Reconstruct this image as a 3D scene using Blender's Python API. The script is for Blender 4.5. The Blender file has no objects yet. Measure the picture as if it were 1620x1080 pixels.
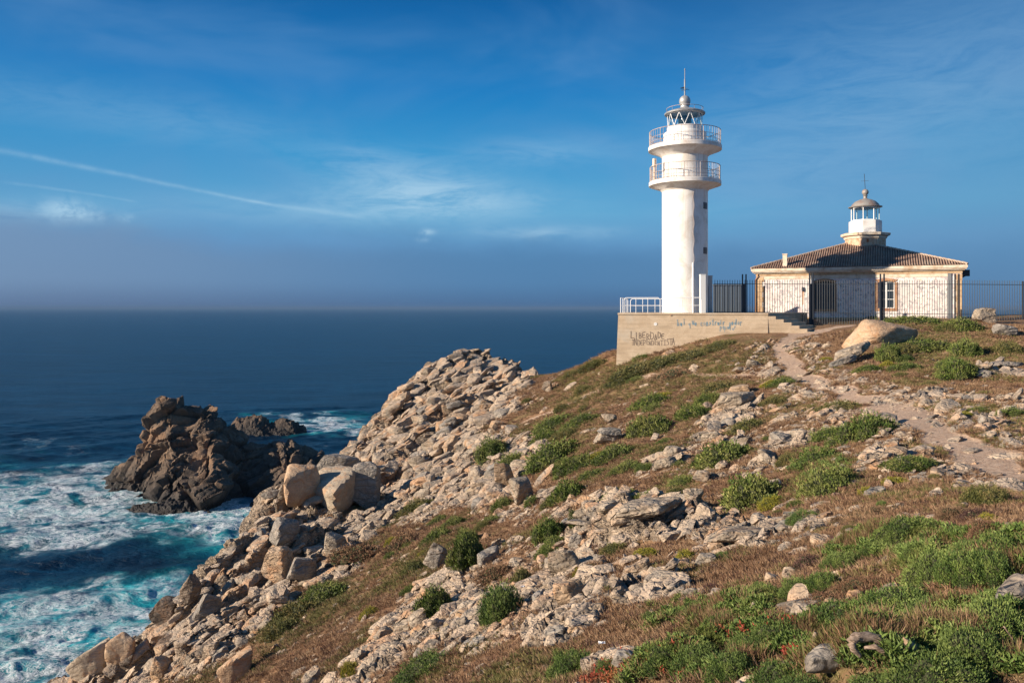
import bpy, bmesh, math, random
import numpy as np
from mathutils import Vector, Matrix, Euler

SC = bpy.context.scene
COL = SC.collection
R = math.radians
rng = np.random.default_rng(7)
random.seed(7)

# ------------------------------------------------------------------ camera
F = 1260.0            # focal length in pixels of the 1620 px wide photograph
SEA = -40.0           # camera eye at z = 0, the sea 40 m below it
cam_d = bpy.data.cameras.new('camera')
cam = bpy.data.objects.new('camera', cam_d); COL.objects.link(cam)
cam.location = (0, 0, 0); cam.rotation_euler = (R(90), 0, 0)
cam_d.sensor_width = 36.0; cam_d.lens = 36.0 * F / 1620.0
cam_d.shift_y = -53.0 / 1620.0
cam_d.clip_start = 0.1; cam_d.clip_end = 150000.0
SC.camera = cam

# ------------------------------------------------------------------ view transform
SC.view_settings.view_transform = 'Standard'
SC.view_settings.look = 'None'
SC.view_settings.exposure = 0.85
SC.view_settings.gamma = 1.0
SC.view_settings.use_curve_mapping = False
SC.cycles.max_bounces = 6
SC.cycles.diffuse_bounces = 3
SC.cycles.glossy_bounces = 3
SC.cycles.transparent_max_bounces = 8

# ------------------------------------------------------------------ sun
SUN_EL = R(19.0)
S_H = Vector((-0.95, -0.31, 0)).normalized()
S_DIR = Vector((S_H.x * math.cos(SUN_EL), S_H.y * math.cos(SUN_EL), math.sin(SUN_EL)))
sd = bpy.data.lights.new('sun', 'SUN')
sd.energy = 5.0; sd.angle = R(0.5); sd.color = (1.0, 0.84, 0.66)
sun = bpy.data.objects.new('sun', sd); COL.objects.link(sun)
sun.rotation_euler = S_DIR.to_track_quat('Z', 'Y').to_euler()
sun.location = (-60, -20, 60)


# ------------------------------------------------------------------ node helpers
class NT:
    """Tiny expression helper over a node tree."""
    def __init__(s, tree): s.t = tree; s.n = tree.nodes; s.l = tree.links
    def new(s, typ, **kw):
        n = s.n.new(typ)
        for k, v in kw.items(): setattr(n, k, v)
        return n
    def put(s, sock, v):
        if v is None: return
        if hasattr(v, 'is_linked') or hasattr(v, 'links'): s.l.new(v, sock)
        else:
            if isinstance(v, (tuple, list)) and len(v) == 3 and sock.type == 'RGBA': v = (*v, 1)
            sock.default_value = v
    def m(s, op, a, b=None, c=None, clamp=False):
        n = s.new('ShaderNodeMath', operation=op, use_clamp=clamp)
        s.put(n.inputs[0], a); s.put(n.inputs[1], b)
        if c is not None: s.put(n.inputs[2], c)
        return n.outputs[0]
    def vm(s, op, a, b=None, scale=None):
        n = s.new('ShaderNodeVectorMath', operation=op)
        s.put(n.inputs[0], a)
        if b is not None: s.put(n.inputs[1], b)
        if scale is not None: s.put(n.inputs['Scale'], scale)
        return n.outputs['Value'] if op in ('DOT_PRODUCT', 'LENGTH') else n.outputs[0]
    def mix(s, f, a, b, blend='MIX'):
        n = s.new('ShaderNodeMix', data_type='RGBA', blend_type=blend)
        s.put(n.inputs[0], f); s.put(n.inputs[6], a); s.put(n.inputs[7], b)
        return n.outputs[2]
    def ss(s, x, lo, hi, a=0.0, b=1.0):
        n = s.new('ShaderNodeMapRange', interpolation_type='SMOOTHSTEP')
        s.put(n.inputs[0], x); n.inputs[1].default_value = lo; n.inputs[2].default_value = hi
        n.inputs[3].default_value = a; n.inputs[4].default_value = b
        return n.outputs[0]
    def noise(s, vec, scale, detail=4, rough=0.55, dist=0.0, col=False):
        n = s.new('ShaderNodeTexNoise')
        s.put(n.inputs['Vector'], vec); s.put(n.inputs['Scale'], scale)
        n.inputs['Detail'].default_value = detail; n.inputs['Roughness'].default_value = rough
        n.inputs['Distortion'].default_value = dist
        return n.outputs['Color' if col else 'Fac']
    def voro(s, vec, scale, feature='F1', out='Distance', rand=1.0):
        n = s.new('ShaderNodeTexVoronoi', feature=feature)
        s.put(n.inputs['Vector'], vec); s.put(n.inputs['Scale'], scale)
        n.inputs['Randomness'].default_value = rand
        return n.outputs[out]
    def ramp(s, f, stops, interp='LINEAR'):
        n = s.new('ShaderNodeValToRGB'); n.color_ramp.interpolation = interp
        e = n.color_ramp.elements
        while len(e) < len(stops): e.new(0.5)
        for k, (p, c) in enumerate(stops): e[k].position = p; e[k].color = (*c, 1)
        s.put(n.inputs[0], f)
        return n.outputs[0]
    def mapping(s, vec, scale=(1, 1, 1), rot=(0, 0, 0), loc=(0, 0, 0)):
        n = s.new('ShaderNodeMapping')
        s.put(n.inputs[0], vec); n.inputs[1].default_value = loc
        n.inputs[2].default_value = rot; n.inputs[3].default_value = scale
        return n.outputs[0]
    def attr(s, name):
        return s.new('ShaderNodeAttribute', attribute_name=name).outputs['Fac']
    def bump(s, h, strength=0.5, dist=0.05, normal=None):
        n = s.new('ShaderNodeBump'); n.inputs['Strength'].default_value = strength
        n.inputs['Distance'].default_value = dist
        s.put(n.inputs['Height'], h)
        if normal is not None: s.put(n.inputs['Normal'], normal)
        return n.outputs[0]


def srgb(r, g, b):
    return tuple(((c / 255 + 0.055) / 1.055) ** 2.4 if c > 10 else c / 255 / 12.92 for c in (r, g, b))


def material(name):
    m = bpy.data.materials.new(name); m.use_nodes = True
    t = NT(m.node_tree); p = m.node_tree.nodes['Principled BSDF']
    pos = t.new('ShaderNodeNewGeometry').outputs['Position']
    return m, t, p, pos


# ------------------------------------------------------------------ world: Nishita sky graded to the deep blue, with fog bank, cirrus and contrails
W = bpy.data.worlds.new('World'); SC.world = W; W.use_nodes = True
w = NT(W.node_tree)
bg = W.node_tree.nodes['Background']
d = w.vm('NORMALIZE', w.new('ShaderNodeTexCoord').outputs['Generated'])
sep = w.new('ShaderNodeSeparateXYZ'); w.put(sep.inputs[0], d)
el = w.m('ARCSINE', sep.outputs[2])                       # elevation in radians
az = w.m('ARCTAN2', sep.outputs[0], sep.outputs[1])       # azimuth from +Y towards +X
sky = w.new('ShaderNodeTexSky', sky_type='NISHITA', sun_disc=False)
sky.sun_elevation = SUN_EL; sky.sun_rotation = math.atan2(S_DIR.x, S_DIR.y)
sky.air_density = 1.0; sky.dust_density = 0.6; sky.ozone_density = 4.0
SKY_K = 0.1
e01 = w.m('DIVIDE', el, R(90.0), clamp=True)
grade = w.ramp(e01, [(0.0, srgb(62, 102, 146)), (0.022, srgb(66, 112, 160)), (0.050, srgb(84, 136, 180)), (0.075, srgb(84, 152, 192)),
                     (0.12, srgb(44, 136, 188)), (0.17, srgb(6, 112, 176)), (0.235, srgb(2, 86, 148)), (0.45, srgb(4, 66, 124)), (1.0, srgb(12, 56, 108))])
# away from the sun's opposite the air keeps a grey-violet veil
veil = w.noise(w.mapping(d, scale=(2.2, 2.2, 5.0), rot=(0.1, 0.0, 0.3)), 1.5, 4, 0.5, 0.6)
gr = w.mix(w.m('MULTIPLY', w.ss(veil, 0.40, 0.74), 0.42), grade, srgb(96, 140, 186))
side = w.ss(az, 0.05, 0.75)
gr = w.mix(w.m('MULTIPLY', side, 0.50), gr, srgb(80, 124, 162))
sidel = w.ss(az, -0.15, -0.75)
gr = w.mix(w.m('MULTIPLY', sidel, 0.22), gr, srgb(58, 106, 156))
# fog bank low over the sea
fn = w.noise(w.mapping(d, scale=(6, 6, 14)), 1.0, 5, 0.55, 0.4)
fedge = w.m('ADD', el, w.m('MULTIPLY', w.m('SUBTRACT', fn, 0.5), 0.075))
fedge = w.m('ADD', fedge, w.m('MULTIPLY', az, 0.03))
fog = w.ss(fedge, 0.098, 0.050)
fogc = w.mix(w.ss(az, 0.05, -0.62), srgb(66, 114, 158), srgb(104, 132, 166))
fogc = w.mix(w.ss(el, 0.035, -0.001), fogc, w.mix(w.ss(az, 0.1, -0.6), srgb(52, 94, 138), srgb(84, 108, 144)))
gr = w.mix(w.m('MULTIPLY', fog, w.ss(az, 0.45, 0.1, 0.45, 0.86)), gr, fogc)
# cirrus wisps
def pixdir(px, py):
    return Vector(((px - 810) / F, 1.0, (487 - py) / F)).normalized()
wis = w.noise(w.mapping(d, scale=(3.0, 3.0, 12.0), rot=(0.0, 0.12, 0.0)), 3.0, 6, 0.6, 1.3)
fine = w.noise(w.mapping(d, scale=(5.0, 5.0, 26.0), rot=(0.0, 0.10, 0.0)), 5.0, 6, 0.65, 1.8)
def blob(px, py, sx, sy, k=1.0):
    v = pixdir(px, py)
    a0 = math.atan2(v.x, v.y); e0 = math.asin(v.z)
    qa = w.m('DIVIDE', w.m('SUBTRACT', az, a0), sx / F)
    qe = w.m('DIVIDE', w.m('SUBTRACT', el, e0), sy / F)
    r2 = w.m('ADD', w.m('MULTIPLY', qa, qa), w.m('MULTIPLY', qe, qe))
    return w.m('MULTIPLY', w.m('EXPONENT', w.m('MULTIPLY', r2, -1.0)), k)
def addm(lst):
    o = lst[0]
    for q in lst[1:]: o = w.m('ADD', o, q)
    return o
soft = addm([blob(650, 300, 120, 34, .72), blob(760, 318, 120, 24, .35), blob(560, 250, 90, 20, .30), blob(100, 160, 210, 34, .13),
             blob(860, 240, 120, 22, .25), blob(560, 335, 260, 22, .28), blob(860, 368, 110, 10, .45), blob(1450, 140, 240, 110, .22),
             blob(1190, 260, 160, 90, .10), blob(330, 205, 160, 24, .12), blob(60, 335, 120, 16, .3)])
wispf = w.m('MULTIPLY', soft, w.ss(w.m('ADD', w.m('MULTIPLY', wis, .78), w.m('MULTIPLY', fine, .22)), 0.22, 0.66))
puff = addm([blob(103, 331, 30, 13, 1.0), blob(145, 341, 18, 8, .5), blob(200, 344, 10, 6, .5), blob(675, 367, 12, 4.5, .9), blob(668, 379, 9, 4, .5)])
pn = w.noise(d, 55.0, 5, 0.65, 0.5)
wispf = w.m('ADD', wispf, w.m('MULTIPLY', puff, w.ss(pn, 0.30, 0.66, 0.0, .75)))
# contrails: great-circle bands between two directions
def trail(p0, p1, wid0, wid1, k):
    a, b = pixdir(*p0), pixdir(*p1)
    n = a.cross(b).normalized(); t = (b - a).normalized(); t0, t1 = a.dot(t), b.dot(t)
    h = w.m('ABSOLUTE', w.m('ADD', w.vm('DOT_PRODUCT', d, tuple(n)), w.m('MULTIPLY', w.m('SUBTRACT', w.noise(d, 9.0, 3), .5), .006)))
    s_ = w.m('DIVIDE', w.m('SUBTRACT', w.vm('DOT_PRODUCT', d, tuple(t)), t0), t1 - t0)
    wd = w.m('ADD', wid0 / F, w.m('MULTIPLY', s_, (wid1 - wid0) / F))
    q = w.m('DIVIDE', h, wd)
    g = w.m('EXPONENT', w.m('MULTIPLY', w.m('MULTIPLY', q, q), -1.0))
    ends = w.ss(s_, 1.0, 0.86)
    infront = w.m('MULTIPLY', w.ss(sep.outputs[1], 0.2, 0.4), w.ss(s_, -1.2, -1.0) if wid0 > 4 else w.ss(s_, -.15, .1))
    brk = w.ss(w.noise(d, 38.0, 4, .6), 0.28, 0.62, .45, 1.0)
    return w.m('MULTIPLY', w.m('MULTIPLY', w.m('MULTIPLY', g, ends), infront), w.m('MULTIPLY', brk, k))
wispf = addm([wispf, trail((0, 238), (450, 328), 4.0, 2.0, .30), trail((400, 319), (590, 345), 2.5, 5, .22), trail((20, 290), (225, 320), 2.2, 1.6, .18)])
gr = w.mix(w.m('MINIMUM', wispf, 0.8), gr, srgb(158, 192, 214))
final = w.mix(0.93, w.vm('SCALE', sky.outputs[0], scale=SKY_K), gr)
w.l.new(final, bg.inputs['Color']); bg.inputs['Strength'].default_value = 0.69


# ------------------------------------------------------------------ numpy noise
def hsh(ix, iy, iz, seed):
    h = (ix.astype(np.int64) * 374761393 + iy.astype(np.int64) * 668265263 + iz.astype(np.int64) * 2147483647 + seed * 974634777) & 0xFFFFFFFF
    h = ((h ^ (h >> 13)) * 1274126177) & 0xFFFFFFFF
    h = ((h ^ (h >> 16)) * 2246822519) & 0xFFFFFFFF
    h = h ^ (h >> 15)
    return (h & 0xFFFFFF).astype(np.float32) / 16777216.0

def vnoise(p, seed=0):
    f = np.floor(p); t = (p - f).astype(np.float32); i = f.astype(np.int64)
    t = t * t * (3 - 2 * t)
    out = np.zeros(len(p), np.float32)
    for dx in (0, 1):
        wx = t[:, 0] if dx else 1 - t[:, 0]
        for dy in (0, 1):
            wy = t[:, 1] if dy else 1 - t[:, 1]
            for dz in (0, 1):
                wz = t[:, 2] if dz else 1 - t[:, 2]
                out += wx * wy * wz * hsh(i[:, 0] + dx, i[:, 1] + dy, i[:, 2] + dz, seed)
    return out * 2 - 1

def fbm(p, oct=4, seed=0, gain=0.5):
    o = np.zeros(len(p), np.float32); a = 1.0; s = 0.0; q = p.copy()
    for k in range(oct):
        o += a * vnoise(q, seed + k * 17); s += a; a *= gain; q = q * 2.03 + 11.3
    return o / s

def voro(p, seed=0, jit=0.62):
    """cellular blocks: returns F1, F2, per-cell randoms (3) and the offset from the cell's point"""
    b = np.floor(p - 0.5).astype(np.int64)
    n = len(p); F1 = np.full(n, 9e9, np.float32); F2 = F1.copy()
    cid = np.zeros((n, 3), np.int64); off = np.zeros((n, 3), np.float32)
    for dx in (0, 1):
        for dy in (0, 1):
            for dz in (0, 1):
                c = b + np.array([dx, dy, dz])
                j = np.stack([hsh(c[:, 0], c[:, 1], c[:, 2], seed + k) for k in (1, 2, 3)], 1)
                o = (p - (c + 0.5 + (j - 0.5) * jit)).astype(np.float32)
                dd = np.sqrt((o * o).sum(1))
                near = dd < F1
                F2 = np.where(near, F1, np.minimum(F2, dd)); F1 = np.where(near, dd, F1)
                cid[near] = c[near]; off[near] = o[near]
    rnd = np.stack([hsh(cid[:, 0], cid[:, 1], cid[:, 2], seed + k) for k in (11, 12, 13)], 1)
    return F1, F2, rnd, off

def sstep(x, lo, hi):
    t = np.clip((x - lo) / (hi - lo), 0, 1); return t * t * (3 - 2 * t)

_a = np.array([0.72, 0.52, 0.46]); _a /= np.linalg.norm(_a)
_c = np.array([-0.42, -0.12, 0.90]); _c -= _a * _a.dot(_c); _c /= np.linalg.norm(_c)
_b = np.cross(_c, _a)
STRATA = np.stack([_a / 1.7, _b, _c / 0.55])     # blocks long along the strata, thin across them

def blocks(P, size, seed, crack=0.16, flat=0.55, warp=0.25):
    q = (P + warp * size * np.stack([vnoise(P / size * .9, seed + 50 + k) for k in range(3)], 1)) @ STRATA.T / size
    F1, F2, rnd, off = voro(q, seed)
    h = (rnd[:, 0] - 0.5) * 1.0 + flat * ((rnd[:, 1] - .5) * off[:, 0] + (rnd[:, 2] - .5) * off[:, 1]) * 2
    ck = 1 - sstep(F2 - F1, 0.0, crack)
    return size * (h - 0.55 * ck), ck, rnd[:, 0]

# ------------------------------------------------------------------ helpers to link objects
def link(o, parent=None):
    COL.objects.link(o)
    if parent is not None: o.parent = parent
    return o

def tag(o, label=None, cat=None, group=None, kind=None):
    if label: o['label'] = label
    if cat: o['category'] = cat
    if group: o['group'] = group
    if kind: o['kind'] = kind
    return o

def np_mesh(name, V, quads=None, tris=None, attrs=None, smooth=True):
    me = bpy.data.meshes.new(name)
    V = np.ascontiguousarray(V, np.float32)
    me.vertices.add(len(V)); me.vertices.foreach_set('co', V.ravel())
    f = quads if quads is not None else tris
    k = 4 if quads is not None else 3
    f = np.ascontiguousarray(f, np.int32)
    me.loops.add(f.size); me.loops.foreach_set('vertex_index', f.ravel())
    me.polygons.add(len(f)); me.polygons.foreach_set('loop_start', np.arange(0, f.size, k, dtype=np.int32))
    me.polygons.foreach_set('loop_total', np.full(len(f), k, np.int32))
    me.polygons.foreach_set('use_smooth', np.full(len(f), smooth))
    for nm, arr in (attrs or {}).items():
        a = me.attributes.new(nm, 'FLOAT', 'POINT'); a.data.foreach_set('value', np.ascontiguousarray(arr, np.float32))
    me.update(calc_edges=True)
    return me

def grid_quads(nr, nc):
    i = np.arange(nr - 1)[:, None] * nc + np.arange(nc - 1)[None, :]
    return np.stack([i, i + 1, i + nc + 1, i + nc], -1).reshape(-1, 4)

# ------------------------------------------------------------------ the headland: control points (image column, image row, distance)
CP = [
 (1620,1080,5.0),(1620,980,6.2),(1620,900,7.6),(1620,855,8.6),(1620,790,14.5),(1620,740,17.5),(1620,700,20.5),(1620,640,27),(1620,600,34),(1620,550,44),(1620,515,54),(1620,497,64),
 (1400,1080,5.5),(1400,1000,6.8),(1400,900,9.3),(1400,860,11),(1400,800,14),(1400,740,18),(1400,690,22.5),(1400,640,30),(1400,590,38),(1400,550,46),(1430,515,53),
 (1500,690,21.5),(1500,600,35.5),(1510,530,50),(1500,503,57.5),
 (1300,1080,6),(1300,960,8.3),(1300,700,24.5),(1300,620,36.5),(1300,560,47),
 (1200,1080,6.5),(1200,1000,8.5),(1200,900,12.5),(1200,850,15.5),(1200,800,19),(1200,750,23.5),(1200,700,29),(1200,650,36),(1200,600,44),(1200,560,51),(1230,531,55.5),
 (1100,1000,9.6),(1100,850,17.7),(1100,700,33),(1100,620,45),(1100,570,53.5),
 (1000,1080,8),(1000,1000,10.8),(1000,900,16),(1000,850,20),(1000,800,24.5),(1000,750,30),(1000,700,37),(1000,650,45),(1000,605,53.5),
 (1075,548,57.6),(1040,562,57.8),(980,580,58.7),(1130,532,57),(1290,528,55.6),(1330,517,56.5),
 (900,1080,9.5),(900,1000,13),(900,900,19.5),(900,850,24),(900,800,29.5),(900,750,36),(900,700,44),(900,650,54),(900,612,65),(900,592,75),
 (800,1080,11.5),(800,1000,15.5),(800,900,24),(800,850,30),(800,800,37),(800,750,45),(800,700,54),(800,650,66),(800,622,77),(800,600,88),(800,582,97),
 (740,572,98),(700,590,95),(700,574,97),(660,615,91),(620,650,88),(590,690,85),(570,722,82),
 (700,1080,14),(700,1000,19),(700,900,29),(700,850,36),(700,800,45),(700,750,55),(700,700,66),(700,650,78),(700,612,89),
 (600,1080,17),(600,1000,24),(600,900,37),(600,850,45),(600,800,54),(600,770,60),(605,735,70),
 (500,1080,21),(500,1000,30),(500,940,37),(500,880,44),(500,830,50),(500,805,53),(560,770,60),
 (440,1080,24.5),(440,1000,34),(440,940,40),(440,880,45),(440,830,49),
 (380,1080,28),(380,1000,37),(380,950,42),(380,900,45),
 (300,1080,33),(300,1020,38),(300,980,41),(200,1080,39),(200,1050,41),(100,1085,43.5),
 (300,1200,26),(0,1200,41),(500,1250,15),(-150,1150,48),
]
C3 = [((px - 810) / F * D, D, (487 - py) / F * D) for px, py, D in CP]
C3 += [(0, 0, -3.0), (3, 0, -2.4), (0, 3.5, -3.35), (-5, 3, -5.2), (6, 6, -2.35), (8, 3, -2.1), (-4, -3, -4.6), (5, -4, -2.5), (14, 8, -2.6), (-10, 6, -8.0),
       (24, 61, -1.35), (22, 66, -1.15), (30, 60.5, -1.15), (35, 58.5, -.95), (20, 72, -1.3), (30, 80, -1.6), (42, 72, -1.2), (12, 68, -3.2), (9, 66, -4.3),
       (40, 60, -.75), (48, 64, -.6), (48, 50, -1.2), (45, 35, -2.4), (30, 20, -3.0), (60, 75, -1.5), (40, 62.5, -.7), (18, 63, -1.5), (14, 65.5, -2.2)]
C3 = np.array(C3)

# the cliff edge in plan with its height; seaward of it the land drops to the water
EDGE_PX = [(-260, 1330, 40), (-100, 1190, 43), (78, 1090, 44), (200, 1028, 43), (262, 985, 43), (330, 925, 44.5), (392, 862, 46.5), (425, 815, 51), (450, 790, 56),
           (500, 765, 63), (548, 745, 72), (566, 722, 80), (578, 690, 85.5), (605, 652, 90), (650, 605, 94), (695, 573, 98.5), (740, 560, 101), (800, 570, 101.5),
           (822, 590, 97), (872, 593, 84), (925, 573, 76), (960, 556, 71)]
EDGE = [((px - 810) / F * D, D, (487 - py) / F * D) for px, py, D in EDGE_PX]
EDGE += [(11, 76, -5.5), (16, 84, -5.0), (30, 92, -4.0), (48, 88, -2.6), (75, 84, -3.0), (110, 80, -4.0)]
EDGE = np.array(EDGE)
CA = np.concatenate([C3, EDGE[1:]])

def tps_fit(P, z, lam):
    n = len(P); dx = P[:, None, :] - P[None]; r2 = (dx ** 2).sum(-1) + 1e-9
    K = 0.5 * r2 * np.log(r2) + lam * np.eye(n)
    A = np.zeros((n + 3, n + 3)); A[:n, :n] = K; A[:n, n] = 1; A[:n, n + 1:] = P; A[n, :n] = 1; A[n + 1:, :n] = P.T
    return np.linalg.solve(A, np.concatenate([z, np.zeros(3)]))
TP = tps_fit(CA[:, :2], CA[:, 2], 2.0)

LAND = [tuple(e[:2]) for e in EDGE] + [(130, 70), (130, -80), (-60, -80), (-62, 30)]
def edge_dist(x, y):
    """signed distance seaward of the edge line (positive = off the cliff) and edge height there"""
    n = len(x); best = np.full(n, 1e9); ze = np.zeros(n); inside = np.zeros(n, bool)
    for k in range(len(EDGE) - 1):
        a, b = EDGE[k], EDGE[k + 1]; v = (b - a)[:2]; L2 = v @ v
        t = np.clip(((x - a[0]) * v[0] + (y - a[1]) * v[1]) / L2, 0, 1)
        ex = x - a[0] - t * v[0]; ey = y - a[1] - t * v[1]; dd = ex * ex + ey * ey
        m = dd < best
        best = np.where(m, dd, best); ze = np.where(m, a[2] + t * (b[2] - a[2]), ze)
    for k in range(len(LAND)):
        (x0, y0), (x1, y1) = LAND[k], LAND[(k + 1) % len(LAND)]
        if y0 == y1: continue
        inside ^= ((y0 > y) != (y1 > y)) & (x < (x1 - x0) * (y - y0) / (y1 - y0) + x0)
    return np.sqrt(best) * np.where(inside, -1, 1), ze

def H(x, y):
    """smooth ground height"""
    x = np.atleast_1d(np.asarray(x, float)); y = np.atleast_1d(np.asarray(y, float)); n = len(CA)
    z = TP[n] + TP[n + 1] * x + TP[n + 2] * y
    for k in range(n):
        r2 = (x - CA[k, 0]) ** 2 + (y - CA[k, 1]) ** 2 + 1e-9
        z += TP[k] * 0.5 * r2 * np.log(r2)
    sd, ze = edge_dist(x, y)
    off = np.clip(sd, 0, None)
    zc = ze - 1.55 * off + 0.25 * off * np.exp(-off / 3)
    f = sstep(sd, 0.0, 2.5)
    z = z * (1 - f) + zc * f
    return np.maximum(z, SEA - 6), sd

def proj(x, y, z):
    return 810 + F * x / y, 487 - F * z / y

def ell(px, py, cx, cy, rx, ry, ang=0.0, soft=0.35):
    c, s = math.cos(R(ang)), math.sin(R(ang))
    u = ((px - cx) * c + (py - cy) * s) / rx; v = (-(px - cx) * s + (py - cy) * c) / ry
    return 1 - sstep(np.sqrt(u * u + v * v), 1 - soft, 1 + soft)

# where bare rock comes through the turf: (column, row, radii, tilt, strength)
ROCK = [(700,640,150,75,-32,1.0),(640,690,110,60,-40,1.0),(760,590,80,40,0,1.0),(640,740,110,60,-25,.95),(760,720,130,42,-18,.8),(720,775,130,50,-15,.85),
        (480,850,110,60,-35,1.0),(400,930,80,60,-50,1.0),(330,1000,100,60,-35,1.0),(180,1060,160,40,-20,1.0),(450,810,60,40,0,1.0),(560,830,110,36,-30,.85),(520,880,60,45,-40,.9),(80,1110,200,60,-20,1),
        (640,990,150,44,-38,.8),(700,950,90,40,-25,.75),(560,1050,90,40,-30,.7),(780,980,120,45,-20,.75),
        (1010,822,120,34,-8,.95),(950,840,50,28,-10,.9),(1180,842,85,24,-6,.85),(905,905,60,50,-40,.85),(910,940,70,46,-20,.85),(1030,925,75,30,-14,.9),(890,990,70,28,-20,.85),(1108,893,45,18,-5,.7),
        (800,890,90,30,-20,.55),(860,800,100,24,-12,.6),(1040,880,120,20,-6,.45),
        (1200,690,150,28,-8,.55),(1150,655,55,26,-20,.8),(1290,660,120,18,4,.55),(1340,610,90,14,5,.55),(1180,735,120,18,-5,.5),(1300,870,110,16,-6,.55),(1250,830,80,12,0,.5),
        (1520,640,150,20,4,.6),(1560,680,90,16,5,.5),(1380,730,80,16,5,.55),(1200,560,50,12,10,.4),(1240,545,60,14,0,.5),(1440,570,60,14,0,.4),(1570,590,80,14,0,.5),
        (965,680,50,20,0,.5),(870,620,70,20,-15,.4),(830,650,90,20,-10,.5),(1060,735,60,18,-20,.6),(980,1045,60,20,-10,.6),(1110,870,50,10,0,.5)]
SOIL = [(520,1030,120,32,-38,.9),(450,1060,70,32,-20,.8),(690,845,70,26,-35,.75),(560,800,55,14,-15,.6),(900,660,110,24,-8,.8),(1000,600,120,26,-18,.6),(1200,905,120,30,-4,.8),(1420,785,170,36,0,.8),(1330,1000,300,80,0,.9),(1010,865,90,10,-5,.5)]
PATH = [(1640,790,16),(1600,755,17.5),(1540,720,19.6),(1480,692,22.2),(1430,664,26.5),(1390,640,31),(1330,620,35.5),(1285,602,39.5),(1255,588,44),(1243,568,48),(1240,548,52),(1262,532,55.3),(1330,521,57)]
PATH2 = [(1250,585,44),(1180,600,46),(1090,603,51),(1010,617,54),(950,640,55),(880,655,56),(830,668,58)]
# green mats: colour the turf below the shrubs
GREEN = [(1000,600,130,22,-20,.5),(940,600,60,20,-25,.4),(1480,1020,240,80,0,.9),(1400,872,110,26,-6,.7),(1120,1050,150,34,-12,.8),(1150,985,90,24,-20,.7),(1060,975,60,20,-15,.5),(500,955,60,26,-30,.9),(455,985,60,26,-28,.6),
         (1500,560,110,26,8,.5),(1430,505,80,12,4,.6),(1100,580,110,26,-22,.45),(1040,600,90,14,-20,.35),(1545,890,130,40,0,.8),(880,690,90,30,-18,.4),(660,905,60,30,-30,.35),(1300,740,70,30,10,.35),(1110,640,50,24,-30,.4)]

def path_d(x, y, pts, wid):
    best = np.full(len(x), 1e9)
    q = [((a - 810) / F * D, D) for a, b, D in pts]
    for k in range(len(q) - 1):
        ax, ay = q[k]; vx, vy = q[k + 1][0] - ax, q[k + 1][1] - ay
        t = np.clip(((x - ax) * vx + (y - ay) * vy) / (vx * vx + vy * vy), 0, 1)
        best = np.minimum(best, (x - ax - t * vx) ** 2 + (y - ay - t * vy) ** 2)
    return np.sqrt(best)

# ------------------------------------------------------------------ ground sheet
ang = np.concatenate([np.linspace(-62, -34.5, 40)[:-1], np.linspace(-34.5, 34.0, 740), np.linspace(34.0, 62, 40)[1:]])
ang = np.radians(ang)
rad = np.concatenate([np.geomspace(1.6, 18, 230)[:-1], np.linspace(18, 108, 610), np.linspace(108, 150, 30)[1:]])
NR, NC = len(rad), len(ang)
RR, AA = np.meshgrid(rad, ang, indexing='ij')
gx = (RR * np.sin(AA)).ravel(); gy = (RR * np.cos(AA)).ravel()
gz, gsd = H(gx, gy)
B = np.stack([gx, gy, gz], 1)
G = B.reshape(NR, NC, 3)
du = np.gradient(G, axis=1); dv = np.gradient(G, axis=0)
Nn = np.cross(du, dv).reshape(-1, 3); Nn /= np.linalg.norm(Nn, axis=1)[:, None] + 1e-9
Nn[Nn[:, 2] < 0] *= -1
px, py = proj(gx, np.maximum(gy, .5), gz)
P3 = B.astype(np.float64)
wob = fbm(P3 * np.array([.35, .35, .35]), 4, 3); wob2 = fbm(P3 * 1.3, 4, 9)
pxw = px + 26 * wob; pyw = py + 12 * wob2
rock = np.zeros(len(gx))
for e in ROCK: rock = np.maximum(rock, ell(pxw, pyw, *e[:5]) * (e[5] if e[5] > .85 else e[5] * .86))
for e in SOIL: rock *= 1 - ell(pxw, pyw, *e[:5]) * e[5]
steep = sstep(1 - Nn[:, 2], 0.18, 0.42)
rock = np.maximum(rock, np.maximum(steep * .95, sstep(gsd, -2.0, 0.5) * (gy < 84) * (gx < 2)))
pd = path_d(gx + .5 * vnoise(P3 * .8, 4), gy + .5 * vnoise(P3 * .8, 5), PATH, 1.0)
pwid = 0.62 + 0.20 * fbm(P3 * .5, 3, 12) + .25 * np.exp(-((gy - 26) / 5) ** 2)
path = 1 - sstep(pd, pwid * .75, pwid * 1.35)
pd2 = path_d(gx, gy, PATH2, .5)
path = np.maximum(path, .62 * (1 - sstep(pd2, .25, .75)))
green = np.zeros(len(gx))
CLEAR = [(1335,1038,62,26),(1390,1018,54,24),(1443,1030,26,30),(1270,962,64,16),(1297,1022,12,26),(1490,1018,36,12),(1250,906,18,16),(1612,950,34,40)]
for e in GREEN: green = np.maximum(green, ell(pxw, pyw, *e[:5]) * e[5])
clear = np.ones(len(gx))
for e in CLEAR: clear *= 1 - ell(px, py, *e)
green *= np.where(gy < 14, sstep(fbm(P3 * 1.6 + 3, 4, 77), -.38, .10), 1)
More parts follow.
